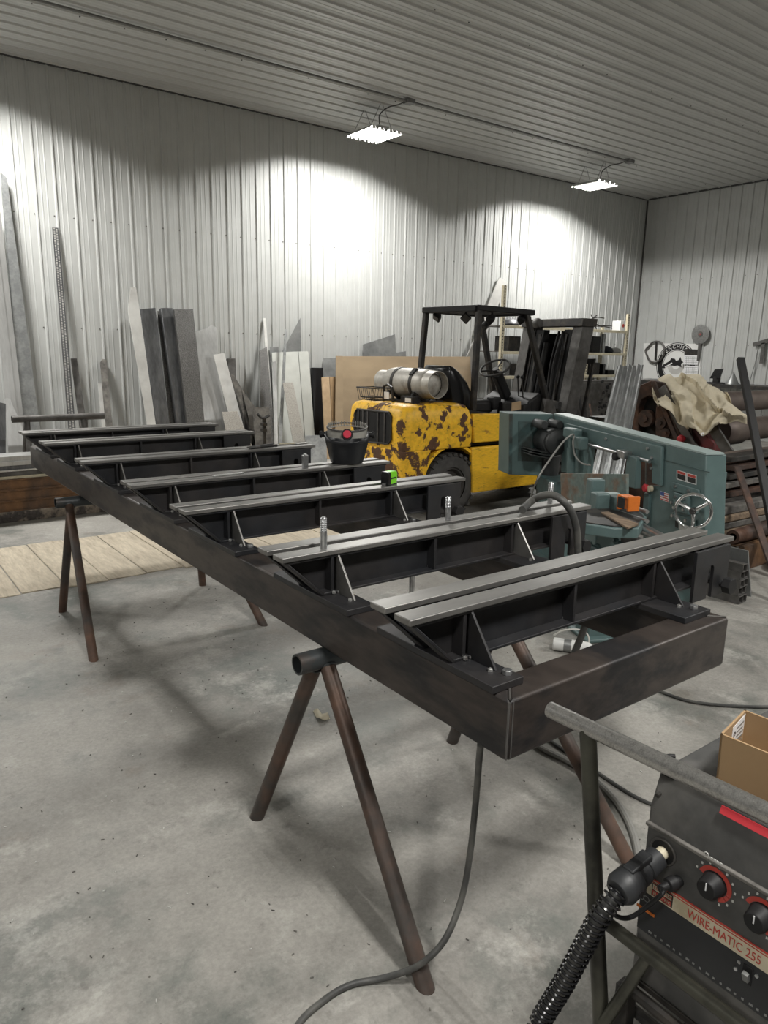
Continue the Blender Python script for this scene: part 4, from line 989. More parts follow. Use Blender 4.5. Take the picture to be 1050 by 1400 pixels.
# ================================================================ stock stack on the floor at the edge
ys0 = 7.40
def zy(py, y=ys0): return PY(20, py, y).z
solo('dunnage_beam', 'paint splattered timber under the rusty steel beams', 'timber', MB().bx(-.6, 2.75, ys0 - .01, ys0 + .14, 0, .10), 'splat', .004)
solo('dunnage_beam', 'clean timber under the far side of the rusty steel beams', 'timber', MB().bx(-.6, 2.75, ys0 + .40, ys0 + .55, 0, .10), 'wood', .004)
def ibeam(lbl, z0, z1, y0, dx, xl, xr, mt):
    r = thing('steel_beam', lbl, 'steel beam', ((xl + xr) / 2, y0 + .1, z0), 'rusty steel beams in the stack')
    obj('web', MB().bx(xl, xr, y0 + .014, y0 + .024, z0 + .010, z1 - .010), mt, r)
    obj('flange', MB().bx(xl, xr, y0, y0 + .16, z0, z0 + .010), mt, r, .002)
    obj('flange', MB().bx(xl, xr, y0, y0 + .16, z1 - .010, z1), mt, r, .002)
    return r
za_ = [.10, .196, .298, .40]
for i in range(3):
    for j in range(3):
        lb = ['lowest', 'middle', 'topmost'][i] + ' rusty steel beam in the ' + ['outer', 'centre', 'wall side'][j] + ' column of the beam stack'
        ibeam(lb, za_[i] + .0005, za_[i + 1] - .0005, ys0 + .17 * j, 0, -.8, 2.55 + .06 * i - .08 * j, 'rust')
for i, (z0, z1, xr_, mt, lb) in enumerate(((.4005, .425, 2.5, 'cream', 'pale flat bar lying directly on the rusty beams'), (.4255, .47, 2.35, 'ironpale', 'dark flat bar lying between pale bars of the stack'), (.4705, .486, 2.3, 'alu', 'thin bright bar lying on the dark flat bar of the stack'), (.4865, .525, 2.2, 'greydark', 'dark square bar lying under the aluminium bars of the stack'), (.5255, .565, 1.75, 'alu', 'aluminium bar lying under the topmost aluminium bar'), (.5655, .61, 1.72, 'alu', 'topmost aluminium bar of the stack'))):
    solo('stock_bar', lb, 'metal bar', MB().bx(-.7, xr_, ys0 + .03 + .02 * (i % 2), ys0 + .30, z0, z1), mt, .002, 'bars on the beam stack')
for i, (y0, lb) in enumerate(((.31, 'bright aluminium bar lying behind the topmost aluminium bar'), (.40, 'bright aluminium bar lying on the wall side of the stack'))):
    solo('stock_bar', lb, 'metal bar', MB().bx(-.7, 1.9, ys0 + y0, ys0 + y0 + .07, .4005, .56), 'alu', .002, 'bars on the beam stack')
# ================================================================ right-hand side of the shop
ZU = V((0, 0, 1))
# square tubes stacked beside the saw
def hollow_y(mb, x0, x1, y0, y1, z0, z1, t):
    o = [(x0, z0), (x1, z0), (x1, z1), (x0, z1)]; i = [(x0 + t, z0 + t), (x1 - t, z0 + t), (x1 - t, z1 - t), (x0 + t, z1 - t)]
    vs = [V((a, y, b)) for y in (y0, y1) for a, b in o + i]; fs = []
    for k in range(4):
        j = (k + 1) % 4
        fs += [(k, j, j + 4, k + 4), (8 + k, 8 + j, 8 + j + 4, 8 + k + 4), (k, j, 8 + j, 8 + k), (4 + k, 4 + j, 12 + j, 12 + k)]
    return mb.add(vs, fs)
rows = ['lowest', 'second', 'third', 'fourth', 'topmost']
for c, x0 in enumerate((4.745, 4.803)):
    for r_ in range(5 if c == 0 else 4):
        yo = 2.31 + [.0, .012, .004, .010, .0][r_] + .006 * c
        lb = rows[r_] + ' dark square steel tube in the ' + ('outer' if c == 0 else 'inner') + ' column of the short tube stack'
        solo('square_tube', lb, 'metal tube', hollow_y(MB(), x0, x0 + .055, yo, yo + 1.05, r_ * .0565 + .0005, r_ * .0565 + .056, .006), 'ironpale', .002, 'square tubes stacked beside the saw')
solo('steel_plate', 'grey steel plate standing on edge beside the square tube stack', 'metal plate', MB().prism([V((4.985, 2.35, 0)), V((4.985, 3.0, 0)), V((4.94, 3.0, .33)), V((4.94, 2.39, .33))], (.012, 0, 0)), 'grey', .001)
# timbers and scrap by the roll bender
for i, (x0, x1, y0, z0, h, mt, lb) in enumerate((
        (5.62, 7.6, 3.00, .10, .07, 'grime', 'lowest grey timber slab of the low pile'), (5.66, 7.6, 2.99, .171, .06, 'wood', 'second timber slab of the low pile'),
        (5.60, 7.5, 3.01, .232, .06, 'grime', 'third grey timber slab of the low pile'), (5.72, 7.6, 3.00, .293, .06, 'wood', 'fourth timber slab of the low pile'),
        (5.62, 7.5, 3.02, .354, .07, 'grime', 'topmost grey timber slab of the low pile'))):
    solo('timber_slab', lb, 'timber', MB().prism([V((x0, y0, z0)), V((x1, y0 - .05, z0)), V((x1, y0 + .17, z0)), V((x0, y0 + .22, z0))], (0, 0, h)), mt, .012, 'timber slabs in the low pile')
for x in (5.8, 7.2): solo('pile_bearer', 'short bearer under the ' + ('near' if x < 6 else 'far') + ' end of the timber slabs', 'timber', MB().bx(x, x + .1, 2.95, 3.25, 0, .099), 'wood', .004)
solo('rust_channel', 'rust red steel channel lying before the timber slabs', 'metal channel', MB().bx(5.52, 7.4, 2.70, 2.74, .02, .20).bx(5.52, 7.4, 2.74, 2.82, .19, .20).bx(5.52, 7.4, 2.70, 2.82, .0, .02), 'rust', .003)
solo('roller_log', 'dark round roller lying on the rust red channel', 'roller', MB().lathe((5.50, 2.79, .262), (1, 0, 0), [(0, .03), (0, .055), (.12, .055), (.14, .06), (1.2, .06), (1.2, .0)], 18, False), 'rustdark')
solo('hose_coil', 'green hose coil lying on the floor before the rust red channel', 'hose', MB().tube([V((5.95 + (.22 + .01 * k / 30) * math.cos(k / 4.8), 2.47 + .15 * math.sin(k / 4.8), .02 + .035 * int(k / 30.2))) for k in range(90)], .017, 8), 'tealdark')
cl_ = []
for k in range(160):
    a = k * .55; cl_.append(V((4.93 + .045 * math.cos(a), 2.93 + .045 * math.sin(a), .34 + .0022 * k)))
# coiled air hose on the saw
obj('coiled_hose', MB().tube([p + V((-.3, -.38, .05)) for p in cl_], .010, 6), 'cable', sw_)
# leaning corrugated sheet
q0, q1 = V((5.25, 4.05, 0)), V((5.62, 3.88, 0))
t0, t1 = PD(844, 501, 7.0), PD(880, 499, 7.0)
n_ = 33; mb = MB(); vs = []; fs = []
up_a = (t0 - q0); nrm = (q1 - q0).cross(t0 - q0).normalized()
b0 = PD(809, 645, 6.45); b1 = PD(853, 645, 6.4)
def dn(a, c): t = a.z / (a.z - c.z); return a + (c - a) * t
g0, g1 = dn(t0, b0), dn(t1, b1)
nrm = (g1 - g0).cross(t0 - g0).normalized()
hts = [0, 0, .5, 1, 1, .5, 0, 0, .2, .2, 0]
for i in range(n_):
    s = i / (n_ - 1); h = hts[i % 11] * .022
    for a, b in ((g0, g1), (t0, t1)): vs.append(a + (b - a) * s + nrm * h)
for i in range(n_ - 1): fs.append((2 * i, 2 * i + 2, 2 * i + 3, 2 * i + 1))
cs = solo('corrugated_sheet', 'grey ribbed roofing sheet leaning beside the roll bender', 'metal sheet', mb.add(vs, fs), 'galv', solid=.002)
# support rack the sheet leans on
rk = thing('steel_cabinet', 'low dark steel cabinet behind the leaning ribbed sheet', 'cabinet', (7.3, 5.2, 0))
obj('cabinet_body', MB().bx(6.75, 7.6, 4.92, 5.22, .05, .95), 'iron', rk, .006)
for k in range(2): obj('cabinet_door', MB().bx(6.77 + .42 * k, 7.16 + .42 * k, 4.905, 4.92, .1, .92), 'ironpale', rk, .004)
obj('plinth', MB().bx(6.8, 7.55, 4.95, 5.2, 0, .05), 'black', rk)
# ---------------------------------------------------------------- plate roll bender
rb = thing('plate_roll_bender', 'old brown plate roll bender with two long rolls under a canvas tarp', 'roll bender', (7.9, 4.15, 0))
XE = 6.75
def E_(px, py, o=0.0): return PX(px, py, XE - o)
outer = [(866, 660), (865, 560), (868, 540), (876, 526), (890, 520), (906, 523), (918, 535), (940, 600), (952, 660)]
inner = [(874, 610), (874, 556), (879, 548), (887, 546), (893, 552), (895, 566), (895, 610)]
def ringprism(mb, out, inn, vec):
    pass
obj('end_frame', MB().prism([E_(a, b) for a, b in [(866, 655), (865, 560), (868, 540), (876, 526), (890, 520), (906, 523), (912, 530), (898, 545), (887, 541), (877, 546), (873, 556), (873, 655)]], (.14, 0, 0)).prism([E_(a, b) for a, b in [(898, 545), (912, 530), (922, 545), (940, 600), (952, 655), (896, 655), (896, 566)]], (.14, 0, 0)), 'rustdark', rb, .008)
obj('gear_cavity', MB().prism([E_(a, b, -.1) for a, b in [(872, 655), (872, 556), (887, 542), (900, 550), (900, 655)]], (.05, 0, 0)), 'black', rb)
for i, (a, b, r_) in enumerate(((884, 572, .09), (905, 578, .06), (912, 592, .05))):
    p = E_(a, b, .0); obj('drive_gear', MB().lathe(p, (-1, 0, 0), [(-.03, r_), (.03, r_), (.03, r_ * .4), (.05, r_ * .4), (.05, 0)], 18, False), 'rustdark', rb)
for (a, b), (c, d), w_, mt in (((893, 522), (926, 602), .045, 'rustdark'), ((904, 530), (952, 618), .085, 'ironpale'), ((974, 584), (997, 620), .10, 'ironpale')):
    p, q = E_(a, b, .06), E_(c, d, .10); dd = (q - p).normalized(); sd_ = V((1, 0, 0)).cross(dd).normalized()
    obj('adjusting_arm', MB().obx((p + q) / 2, dd, sd_, dd.cross(sd_), (q - p).length, w_, .03), mt, rb, .004)
obj('red_casting', MB().prism([E_(a, b, .04) for a, b in ((944, 578), (960, 590), (977, 606), (977, 620), (948, 614))], (.12, 0, 0)), 'reddark', rb, .01)
p = E_(931, 600, .16); obj('red_handle', MB().lathe(p, (-1, 0, 0), [(-.06, .02), (-.03, .03), (0, .04), (.03, .03), (.04, 0)], 10, False), 'red', rb)
ur, lr = V((7.25, 4.0, PY(1000, 549, 4.0).z)), V((7.38, 4.0, PY(1003, 588, 4.0).z))
obj('upper_roll', MB().lathe(ur, (1, 0, 0), [(0, 0), (0, .105), (3.3, .105), (3.3, 0)], 28, False), 'rollsteel', rb)
obj('lower_roll', MB().lathe(lr, (1, 0, 0), [(-.05, 0), (-.05, .13), (.0, .15), (.30, .15), (.36, .125), (3.0, .125), (3.0, 0)], 28, False), 'rollsteel', rb)
rl = V((6.6, 3.62, PD(965, 634, 6.7).z)); rl = PD(998, 635, 6.6)
obj('rear_roll', MB().lathe(rl - V((.12, 0, 0)), (1, 0, 0), [(0, 0), (.015, .06), (.05, .10), (.10, .118), (3.4, .118), (3.4, 0)], 24, False), 'rollsteel', rb)
obj('machine_bed', MB().bx(6.8, 10.4, 3.75, 4.5, 0, .42), 'black', rb, .02)
obj('far_frame', MB().bx(10.2, 10.5, 3.6, 4.5, 0, 1.45), 'rustdark', rb, .02)
obj('front_post', MB().bx(6.75, 6.9, 3.7, 4.75, 0, .62), 'rustdark', rb, .01)
# bars lying under the rolls
for i, (px, py, L_, mt, lb) in enumerate(((992, 628, 2.2, 'iron', 'upper dark bar lying under the rolls of the roll bender'), (996, 640, 2.3, 'rustdark', 'second rusty bar lying under the rolls of the roll bender'), (990, 652, 2.4, 'iron', 'dark bar lying under the rolls of the roll bender'), (985, 664, 2.3, 'grime', 'lower dusty bar lying under the rolls of the roll bender'), (990, 676, 2.0, 'rustdark', 'lowest rusty bar lying under the rolls of the roll bender'))):
    p = PY(px, py, 3.17 - .02 * i)
    solo('scrap_bar', lb, 'metal bar', MB().bx(p.x, p.x + L_, p.y - .05, p.y + .10, p.z - .02, p.z + .022), mt, .004, 'bars under the rolls')
rs = thing('bar_rack', 'low rack carrying bars under the rolls', 'rack', (8.2, 3.18, 0))
zz0 = PY(990, 676, 3.09).z - .022
for x in (7.75, 8.7):
    for y in (2.95, 3.28):
        obj('rack_post', MB().bx(x, x + .05, y, y + .03, 0, .75), 'iron', rs, .003)
    obj('rack_bar', MB().bx(x, x + .05, 2.95, 3.31, zz0 - .05, zz0), 'iron', rs, .003)
# leaning bars
def leanbar(nm, lb, a, da, b, db, w_, t_, mt):
    p, q = PD(*a, da), PD(*b, db); d = (q - p)
    if q.z > .01: q = p + d * (p.z / (p.z - q.z))
    d = (q - p).normalized(); s_ = d.cross(CF).normalized(); n2 = d.cross(s_)
    return solo(nm, lb, 'metal bar', MB().obx((p + q) / 2 + V((0, 0, .004)), d, s_, n2, (q - p).length - .01, w_, t_), mt, .003)
leanbar('black_bar', 'long black square bar leaning against the roll bender', (1012, 490), 6.3, (1050, 690), 5.75, .058, .04, 'black')
leanbar('rusty_flat_bar', 'rusty flat bar slanting down before the timber slabs', (1008, 640), 5.75, (1050, 760), 5.2, .05, .02, 'rustdark')
# canvas tarp over the roll bender
tp_ = thing('canvas_tarp', 'crumpled cream canvas tarp thrown over the roll bender', 'tarp', (7.0, 4.2, 1.0))
NU, NV = 70, 56; vs = []; fs = []
def lerp_path(path, t):
    n = len(path) - 1; f_ = min(max(t, 0), .9999) * n; i = int(f_); g = f_ - i
    return path[i] * (1 - g) + path[i + 1] * g
# four boundary curves given as points on the machine (bottom hem, two middle bands, top ridge)
hem = [PX(900, 556, 6.60), PX(916, 566, 6.56), PX(932, 580, 6.52), PX(950, 590, 6.50), PX(962, 601, 6.48), PX(978, 583, 6.50), PX(996, 574, 6.60), PX(1021, 574, 6.75)]
mid1 = [PX(892, 536, 6.72), PX(912, 545, 6.66), PX(930, 556, 6.60), PX(948, 566, 6.58), PX(966, 572, 6.58), PX(982, 566, 6.62), PX(998, 560, 6.72), PX(1018, 568, 6.9)]
mid2 = [PX(895, 527, 6.9), PX(912, 528, 6.85), PX(930, 533, 6.8), PX(948, 538, 6.78), PX(964, 541, 6.8), PX(978, 546, 6.85), PX(990, 548, 7.0), PX(1006, 560, 7.15)]
top_ = [PX(905, 520, 7.1), PX(918, 516, 7.1), PX(932, 514, 7.1), PX(946, 516, 7.1), PX(958, 518, 7.1), PX(970, 523, 7.15), PX(982, 529, 7.2), PX(993, 538, 7.3)]
back = [V((p.x + .35, p.y + .22, p.z - .16)) for p in top_]
rows_ = [smooth_path(r_, 8) for r_ in (hem, mid1, mid2, top_, back)]
for j in range(NV + 1):
    v = j / NV * 4; 
    for i in range(NU + 1):
        u = i / NU
        c = [lerp_path(r_, u) for r_ in rows_]
        k = min(int(v), 3); g = v - k
        pa, pb, pc2, pd = c[max(k - 1, 0)], c[k], c[k + 1], c[min(k + 2, 4)]
        p = 0.5 * ((2 * pb) + (pc2 - pa) * g + (2 * pa - 5 * pb + 4 * pc2 - pd) * g * g + (3 * pb - pa - 3 * pc2 + pd) * g ** 3)
        n1 = mnoise.noise(V((u * 2.2, v * .8, 1.7))); n2 = mnoise.noise(V((u * 3.4 + 5, v * 1.3, 6.1)))
        c1 = math.sin(2 * math.pi * (2.1 * u + .42 * v + .55 * n1)); c2 = math.sin(2 * math.pi * (3.3 * u - .55 * v + .7 * n2) + 1.0)
        fold = .050 * (1 - abs(c1)) ** 1.4 * (1 if c1 > 0 else -.6) + .060 * c1 + .028 * c2 + .05 * n1 + .012 * mnoise.noise(V((u * 12, v * 3.5, 2)))
        p = p + V((-.75, -.35, .45)) * fold
        vs.append(p)
for j in range(NV):
    for i in range(NU): fs.append((j * (NU + 1) + i, j * (NU + 1) + i + 1, (j + 1) * (NU + 1) + i + 1, (j + 1) * (NU + 1) + i))
obj('cloth', MB().add(vs, fs), 'canvas', tp_, solid=.006)
gp = vs[int(NU * .57) + 2 * (NU + 1)]
obj('grommet', MB().torus(gp + V((-.02, -.01, .0)), V((-.8, -.5, .2)), .012, .004, 12, 6), 'bolt', tp_)
# ---------------------------------------------------------------- shelving behind the forklift
YS0, YS1 = 9.30, 9.95
SHX = [PY(688, 450, YS0).x, PY(805, 460, YS0).x, PY(858, 460, YS0).x]
SZ = [.35, .78, 1.211, 1.642, 2.088]
sh_ = thing('shelving_unit', 'cream perforated-post shelving full of parts behind the forklift mast', 'shelving', ((SHX[0] + SHX[2]) / 2, 9.6, 0))
for k, x in enumerate(SHX):
    for y in (YS0, YS1 - .04):
        ztop = [2.75, 2.28, 2.42][k] if y < 9.5 else 2.2
        pp_ = obj('post', MB().bx(x - .035, x + .035, y, y + .006, 0, ztop).bx(x - .035, x - .029, y, y + .05, 0, ztop), 'cream', sh_, .001)
        if y < 9.5:
            hl = MB()
            for i in range(int(ztop / .05)): hl.bx(x - .012, x + .012, y - .0012, y, .03 + .05 * i, .055 + .05 * i)
            o = obj('post_holes', hl, 'grime', pp_); o['kind'] = 'stuff'
for z in SZ:
    for x0, x1 in ((SHX[0], SHX[1]), (SHX[1], SHX[2])):
        obj('shelf_board', MB().bx(x0 + .04, x1 - .04, YS0 + .01, YS1 - .01, z - .02, z), 'grime', sh_, .002)
        obj('shelf_beam', MB().bx(x0, x1, YS0 - .012, YS0 - .001, z - .05, z), 'cream', sh_, .002)
def on_shelf(nm, lb, cat, px, wpx, k, hpx, mt, shape='box', y=9.42, dy=.35):
    p = PY(px, 480, y); z0 = SZ[k] + .0005; sc = 13.2 / FPX; w_ = wpx * sc * 1.15; h_ = hpx * sc
    mb = MB()
    if shape == 'box': mb.bx(p.x - w_ / 2, p.x + w_ / 2, y, y + dy, z0, z0 + h_)
    elif shape == 'bin': mb.prism([V((p.x - w_ / 2, y, z0)), V((p.x + w_ / 2, y, z0)), V((p.x + w_ / 2, y - .04, z0 + h_ * .6)), V((p.x + w_ / 2, y + dy, z0 + h_)), V((p.x - w_ / 2, y + dy, z0 + h_)), V((p.x - w_ / 2, y - .04, z0 + h_ * .6))][0:2] + [V((p.x + w_ / 2, y, z0 + h_)), V((p.x - w_ / 2, y, z0 + h_))], (0, dy, 0))
    elif shape == 'can': mb.lathe((p.x, y + w_ / 2, z0), (0, 0, 1), [(0, w_ / 2), (h_ * .93, w_ / 2), (h_ * .95, w_ * .46), (h_, w_ * .46)], 18)
    elif shape == 'bag':
        N = 14; rg = []
        for z, e in ((0, .8), (.25, 1), (.6, .86), (.85, .55), (1, .2)):
            rg.append([V((p.x + w_ / 2 * e * math.cos(2 * math.pi * i / N) * (1 + .1 * math.sin(5 * i)), y + dy / 2 + dy / 2 * e * math.sin(2 * math.pi * i / N), z0 + h_ * z * (1 + .06 * math.sin(3 * i)))) for i in range(N)])
        loft(mb, rg)
    elif shape == 'coil':
        for i in range(3): mb.torus((p.x, y + .2, z0 + .012 + .024 * i), (0, 0, 1), w_ / 2 - .015, .012, 24, 6)
    return solo(nm, lb, cat, mb, mt, .004 if shape in ('box', 'bin') else 0, 'things on the shelving')
on_shelf('parcel', 'white carton with red print on top of the shelving', 'carton', 849, 12, 4, 15, 'white', y=9.4, dy=.2)
cpp = PY(849, 480, 9.4)
solo('red_label', 'round red print stuck on the white carton', 'sticker', MB().cyl((cpp.x, 9.399, 2.19), (cpp.x, 9.397, 2.19), .035, n=16), 'redprint')
on_shelf('black_bin', 'black bin beside the grey pipe on the upper shelf', 'bin', 815, 16, 3, 24, 'black', 'bin')
on_shelf('grey_pipe_offcut', 'short grey pipe standing on the upper shelf', 'pipe', 826, 6, 3, 28, 'galv', 'can')
on_shelf('dark_bag', 'dark domed bag on the upper shelf beside a pale rag', 'bag', 838, 16, 3, 10, 'fabric_dark', 'bag')
on_shelf('pale_rag', 'pale rag on the upper shelf beside the dark domed bag', 'rag', 850, 9, 3, 8, 'white', 'bag')
on_shelf('dark_crate', 'dark crate on the middle shelf behind the perforated post', 'crate', 815, 20, 2, 18, 'iron', 'bin')
on_shelf('black_tray', 'black tray stack on the middle shelf', 'tray', 838, 15, 2, 7, 'black')
on_shelf('black_tray', 'small black tray standing beside the black tray stack', 'tray', 828, 5, 2, 16, 'blackgloss')
on_shelf('small_can', 'small pale can on the middle shelf', 'can', 798, 6, 2, 9, 'alupaint', 'can')
on_shelf('toolbox', 'dark toolbox on the upper shelf behind the steering wheel', 'toolbox', 703, 20, 3, 20, 'iron')
on_shelf('white_rag', 'bunched white rag on the upper shelf behind the guard post', 'rag', 720, 14, 3, 10, 'white', 'bag')
on_shelf('plastic_bag', 'shiny dark bag on the top shelf behind the forklift guard', 'bag', 705, 26, 4, 11, 'greydark', 'bag')
on_shelf('cable_coil', 'black cable coil on the top shelf behind the mast', 'cable coil', 735, 22, 4, 5, 'cable', 'coil')
on_shelf('motor_part', 'dark round motor part on the middle shelf behind the steering wheel', 'motor', 712, 14, 2, 16, 'iron', 'can')
on_shelf('grey_box', 'grey box on the middle shelf behind the mast', 'box', 742, 20, 2, 18, 'ironpale')
on_shelf('blue_jacket', 'dark blue cloth bundle on the upper shelf behind the mast', 'cloth', 755, 22, 3, 22, 'fabric_dark', 'bag')
on_shelf('yellow_hose', 'pale hose coil on the middle shelf behind the mast', 'hose', 770, 20, 2, 6, 'cream', 'coil')
for i, (a, b, c, d) in enumerate(((802, 446, 816, 431), (806, 437, 826, 435), (804, 443, 823, 447), (808, 430, 815, 458), (812, 446, 846, 455), (800, 449, 840, 446))):
    p, q = PY(a, b, 9.45 + .02 * i), PY(c, d, 9.55 + .02 * i); lo_ = SZ[4] + .013
    p.z = max(p.z, lo_); q.z = max(q.z, lo_)
    solo('bent_rod', ['steep', 'level', 'short slanted', 'upright', 'long curved', 'flat lying'][i] + ' thin dark rod in the tangle on the top shelf', 'rod', MB().tube(smooth_path([p, (p + q) / 2 + V((0, 0, .03)), q], 4), .011, 6), 'iron', 0, 'rods on the top shelf')
# dark cabinet below, with strips leaning on it
cbn = thing('steel_locker', 'dark steel locker below the shelving with leaning strips', 'locker', (12.3, 9.2, 0))
cx0, cx1 = PY(782, 520, 9.15).x, PY(850, 520, 9.15).x
obj('locker_body', MB().bx(cx0, cx1, 9.08, 9.27, .0, 1.12), 'ironpale', cbn, .006)
obj('locker_door', MB().bx(cx0 + .04, cx1 - .04, 9.065, 9.08, .08, 1.08), 'ironpale', cbn, .004)
random.seed(3)
for i in range(26):
    p = PY(818 + random.random() * 18, 520 + random.random() * 48, 9.06)
    obj('magnet', MB().cyl((p.x, 9.066, p.z), (p.x, 9.045, p.z), .015 + random.random() * .02, n=8), 'black', cbn)
for i, (a, b, c, d, w_) in enumerate(((790, 530, 797, 575, .06), (799, 550, 801, 580, .08), (788, 548, 790, 580, .03), (806, 552, 810, 578, .05))):
    p, q = PY(a, b, 9.02 - .03 * i), PY(c, d, 8.87 - .03 * i); q = V((q.x, 8.75, 0)) if False else p + (q - p) * (p.z / (p.z - q.z))
    dd = (q - p).normalized(); s_ = dd.cross(V((0, 1, 0))).normalized()
    solo('dark_strip', ['long pointed', 'short broad', 'thin', 'rusty'][i] + ' strip leaning on the dark steel locker', 'metal strip', MB().obx((p + q) / 2 + V((0, 0, .004)), dd, s_, dd.cross(s_), (q - p).length, w_, .01), 'rustdark' if i == 3 else 'black', .001, 'strips on the locker')
# ---------------------------------------------------------------- right wall
XW = XR - .024
def Wp(px, py, o=0.0): return PX(px, py, XW - o)
wy = V((0, -1, 0))
bd = solo('backing_board', 'white square board on the wall behind the round sign', 'board', MB().prism([Wp(880, 469, .016), Wp(958, 470, .016), Wp(957, 540, .016), Wp(878, 540, .016)], (.012, 0, 0)), 'white', .002)
sc_ = Wp(924.5, 499, .022); SR = .47
sg = thing('round_sign', 'round black and white lettered sign on the white square board', 'sign', sc_)
obj('sign_disc', MB().cyl(sc_, sc_ - V((.012, 0, 0)), SR, n=56), 'white', sg)
def annulus(r0, r1, x, n=56, a0=0, a1=2 * math.pi):
    mb = MB(); vs = []; fs = []
    for k in range(n + 1):
        a = a0 + (a1 - a0) * k / n
        for r_ in (r0, r1):
            for dx in (0, .003): vs.append(sc_ + V((-x - dx, 0, 0)) + wy * (r_ * math.cos(a)) + ZU * (r_ * math.sin(a)))
    for k in range(n):
        b = k * 4; c = b + 4
        fs += [(b, b + 2, c + 2, c), (b + 1, c + 1, c + 3, b + 3), (b + 2, b + 3, c + 3, c + 2), (b, c, c + 1, b + 1)]
    return mb.add(vs, fs)
obj('outer_ring', annulus(.455, .47, .011), 'label_black', sg); obj('letter_ring', annulus(.325, .44, .011), 'label_black', sg); obj('inner_ring', annulus(.300, .310, .011), 'label_black', sg)
for i, ch in enumerate('BENCHMARK'):
    a = math.radians(146 - 14.5 * i); d = wy * math.cos(a) + ZU * math.sin(a); td = wy * math.sin(a) - ZU * math.cos(a)
    text('letter', ch, sc_ + d * .382 - V((.0155, 0, 0)), td, d, .105, 'white', sg, .0008, 'CENTER')
sil = [(-.34, -.13), (-.30, -.05), (-.16, .03), (-.12, .09), (-.04, .08), (.0, .03), (.06, .06), (.09, .12), (.12, .05), (.17, .01), (.12, -.02), (.14, -.10), (.05, -.06), (-.03, -.07), (-.14, -.06), (-.26, -.13)]
obj('emblem', MB().prism([sc_ + V((-.013, 0, 0)) + wy * a + ZU * (b + .05) for a, b in sil], (-.003, 0, 0)), 'label_black', sg)
obj('emblem_stripe', MB().prism([sc_ + V((-.0165, 0, 0)) + wy * a + ZU * (b + .05) for a, b in ((-.26, -.095), (-.10, .0), (-.08, -.02), (-.24, -.115))], (-.002, 0, 0)), 'white', sg)
for i in range(3): obj('emblem_bar', MB().prism([sc_ + V((-.013, 0, 0)) + wy * a + ZU * b for a, b in ((.17 + .05 * i, -.06), (.20 + .05 * i, -.06), (.185 + .05 * i, .04 - .03 * i), (.165 + .05 * i, .04 - .03 * i))], (-.003, 0, 0)), 'grime', sg)
obj('emblem_disc', annulus(.09, .20, .0115, 40, math.pi * 1.02, math.pi * 1.98), 'alupaint', sg)
# calendar
cal = thing('wall_calendar', 'two-month paper calendar hanging over the edge of the round sign', 'calendar', Wp(946, 512, .05))
obj('picture_page', MB().prism([Wp(936, 477, .055), Wp(955, 478, .055), Wp(954.5, 486, .055), Wp(935.5, 485, .055)], (.003, 0, 0)), 'iron', cal)
for a, b in ((486, 499), (500.5, 513)):
    pg = obj('month_page', MB().prism([Wp(935.5, a - .5, .055), Wp(954.7, a, .055), Wp(954, b, .055), Wp(934, b - .7, .055)], (.003, 0, 0)), 'paper', cal)
    for i in range(5):
        y = a + 2 + (b - a - 3) * i / 4
        obj('grid_line', MB().prism([Wp(936.5, y - .4, .0565), Wp(953.6, y, .0565), Wp(953.6, y + .35, .0565), Wp(936.5, y - .05, .0565)], (.001, 0, 0)), 'grey', pg)
    for i in range(6):
        x = 938.5 + 2.6 * i
        obj('grid_line', MB().prism([Wp(x, a + 1.5, .0565), Wp(x + .3, a + 1.5, .0565), Wp(x - .2, b - 1, .0565), Wp(x - .5, b - 1, .0565)], (.001, 0, 0)), 'grey', pg)
# saw disc on a bar
dc = Wp(957.6, 457, .05)
dk = thing('saw_disc', 'round steel saw disc hanging on the wall above the calendar', 'saw blade', dc)
obj('disc', MB().cyl(dc, dc - V((.006, 0, 0)), .195, n=40), 'steel', dk)
obj('disc_label', MB().cyl(dc - V((.006, 0, 0)), dc - V((.008, 0, 0)), .06, n=20), 'grime', dk)
obj('arbor_hole', MB().cyl(dc - V((.008, 0, 0)), dc - V((.009, 0, 0)), .016, n=12), 'red', dk)
solo('flat_hanger', 'dark flat bar hanging under the saw disc beside the calendar', 'metal bar', MB().prism([Wp(954.6, 469, .06), Wp(957.8, 469, .06), Wp(955.4, 493, .06), Wp(952.4, 493, .06)], (.008, 0, 0)), 'ironpale', .001)
# hoop with bar
hp_ = [(897, 466.6), (904, 468.3), (908.3, 475.7), (907.7, 483.7), (903, 492.3), (896.3, 495.7), (888.3, 493), (884.3, 484.9), (882.5, 479), (887, 473.4), (891.7, 468.3)]
hoop = thing('band_hoop', 'bent grey metal hoop hanging on the wall beside the round sign', 'hoop', Wp(896, 495, .06))
obj('hoop_band', MB().tube(smooth_path([Wp(a, b, .06) for a, b in hp_ + hp_[:1]], 4)[:-1], .02, 8, closed=True), 'ironpale', hoop)
solo('hook_bar', 'short dark bar hanging inside the bent hoop', 'metal bar', MB().prism([Wp(896, 468, .045), Wp(898.6, 468, .045), Wp(897.2, 492, .045), Wp(894.6, 492, .045)], (.008, 0, 0)), 'iron', .001)
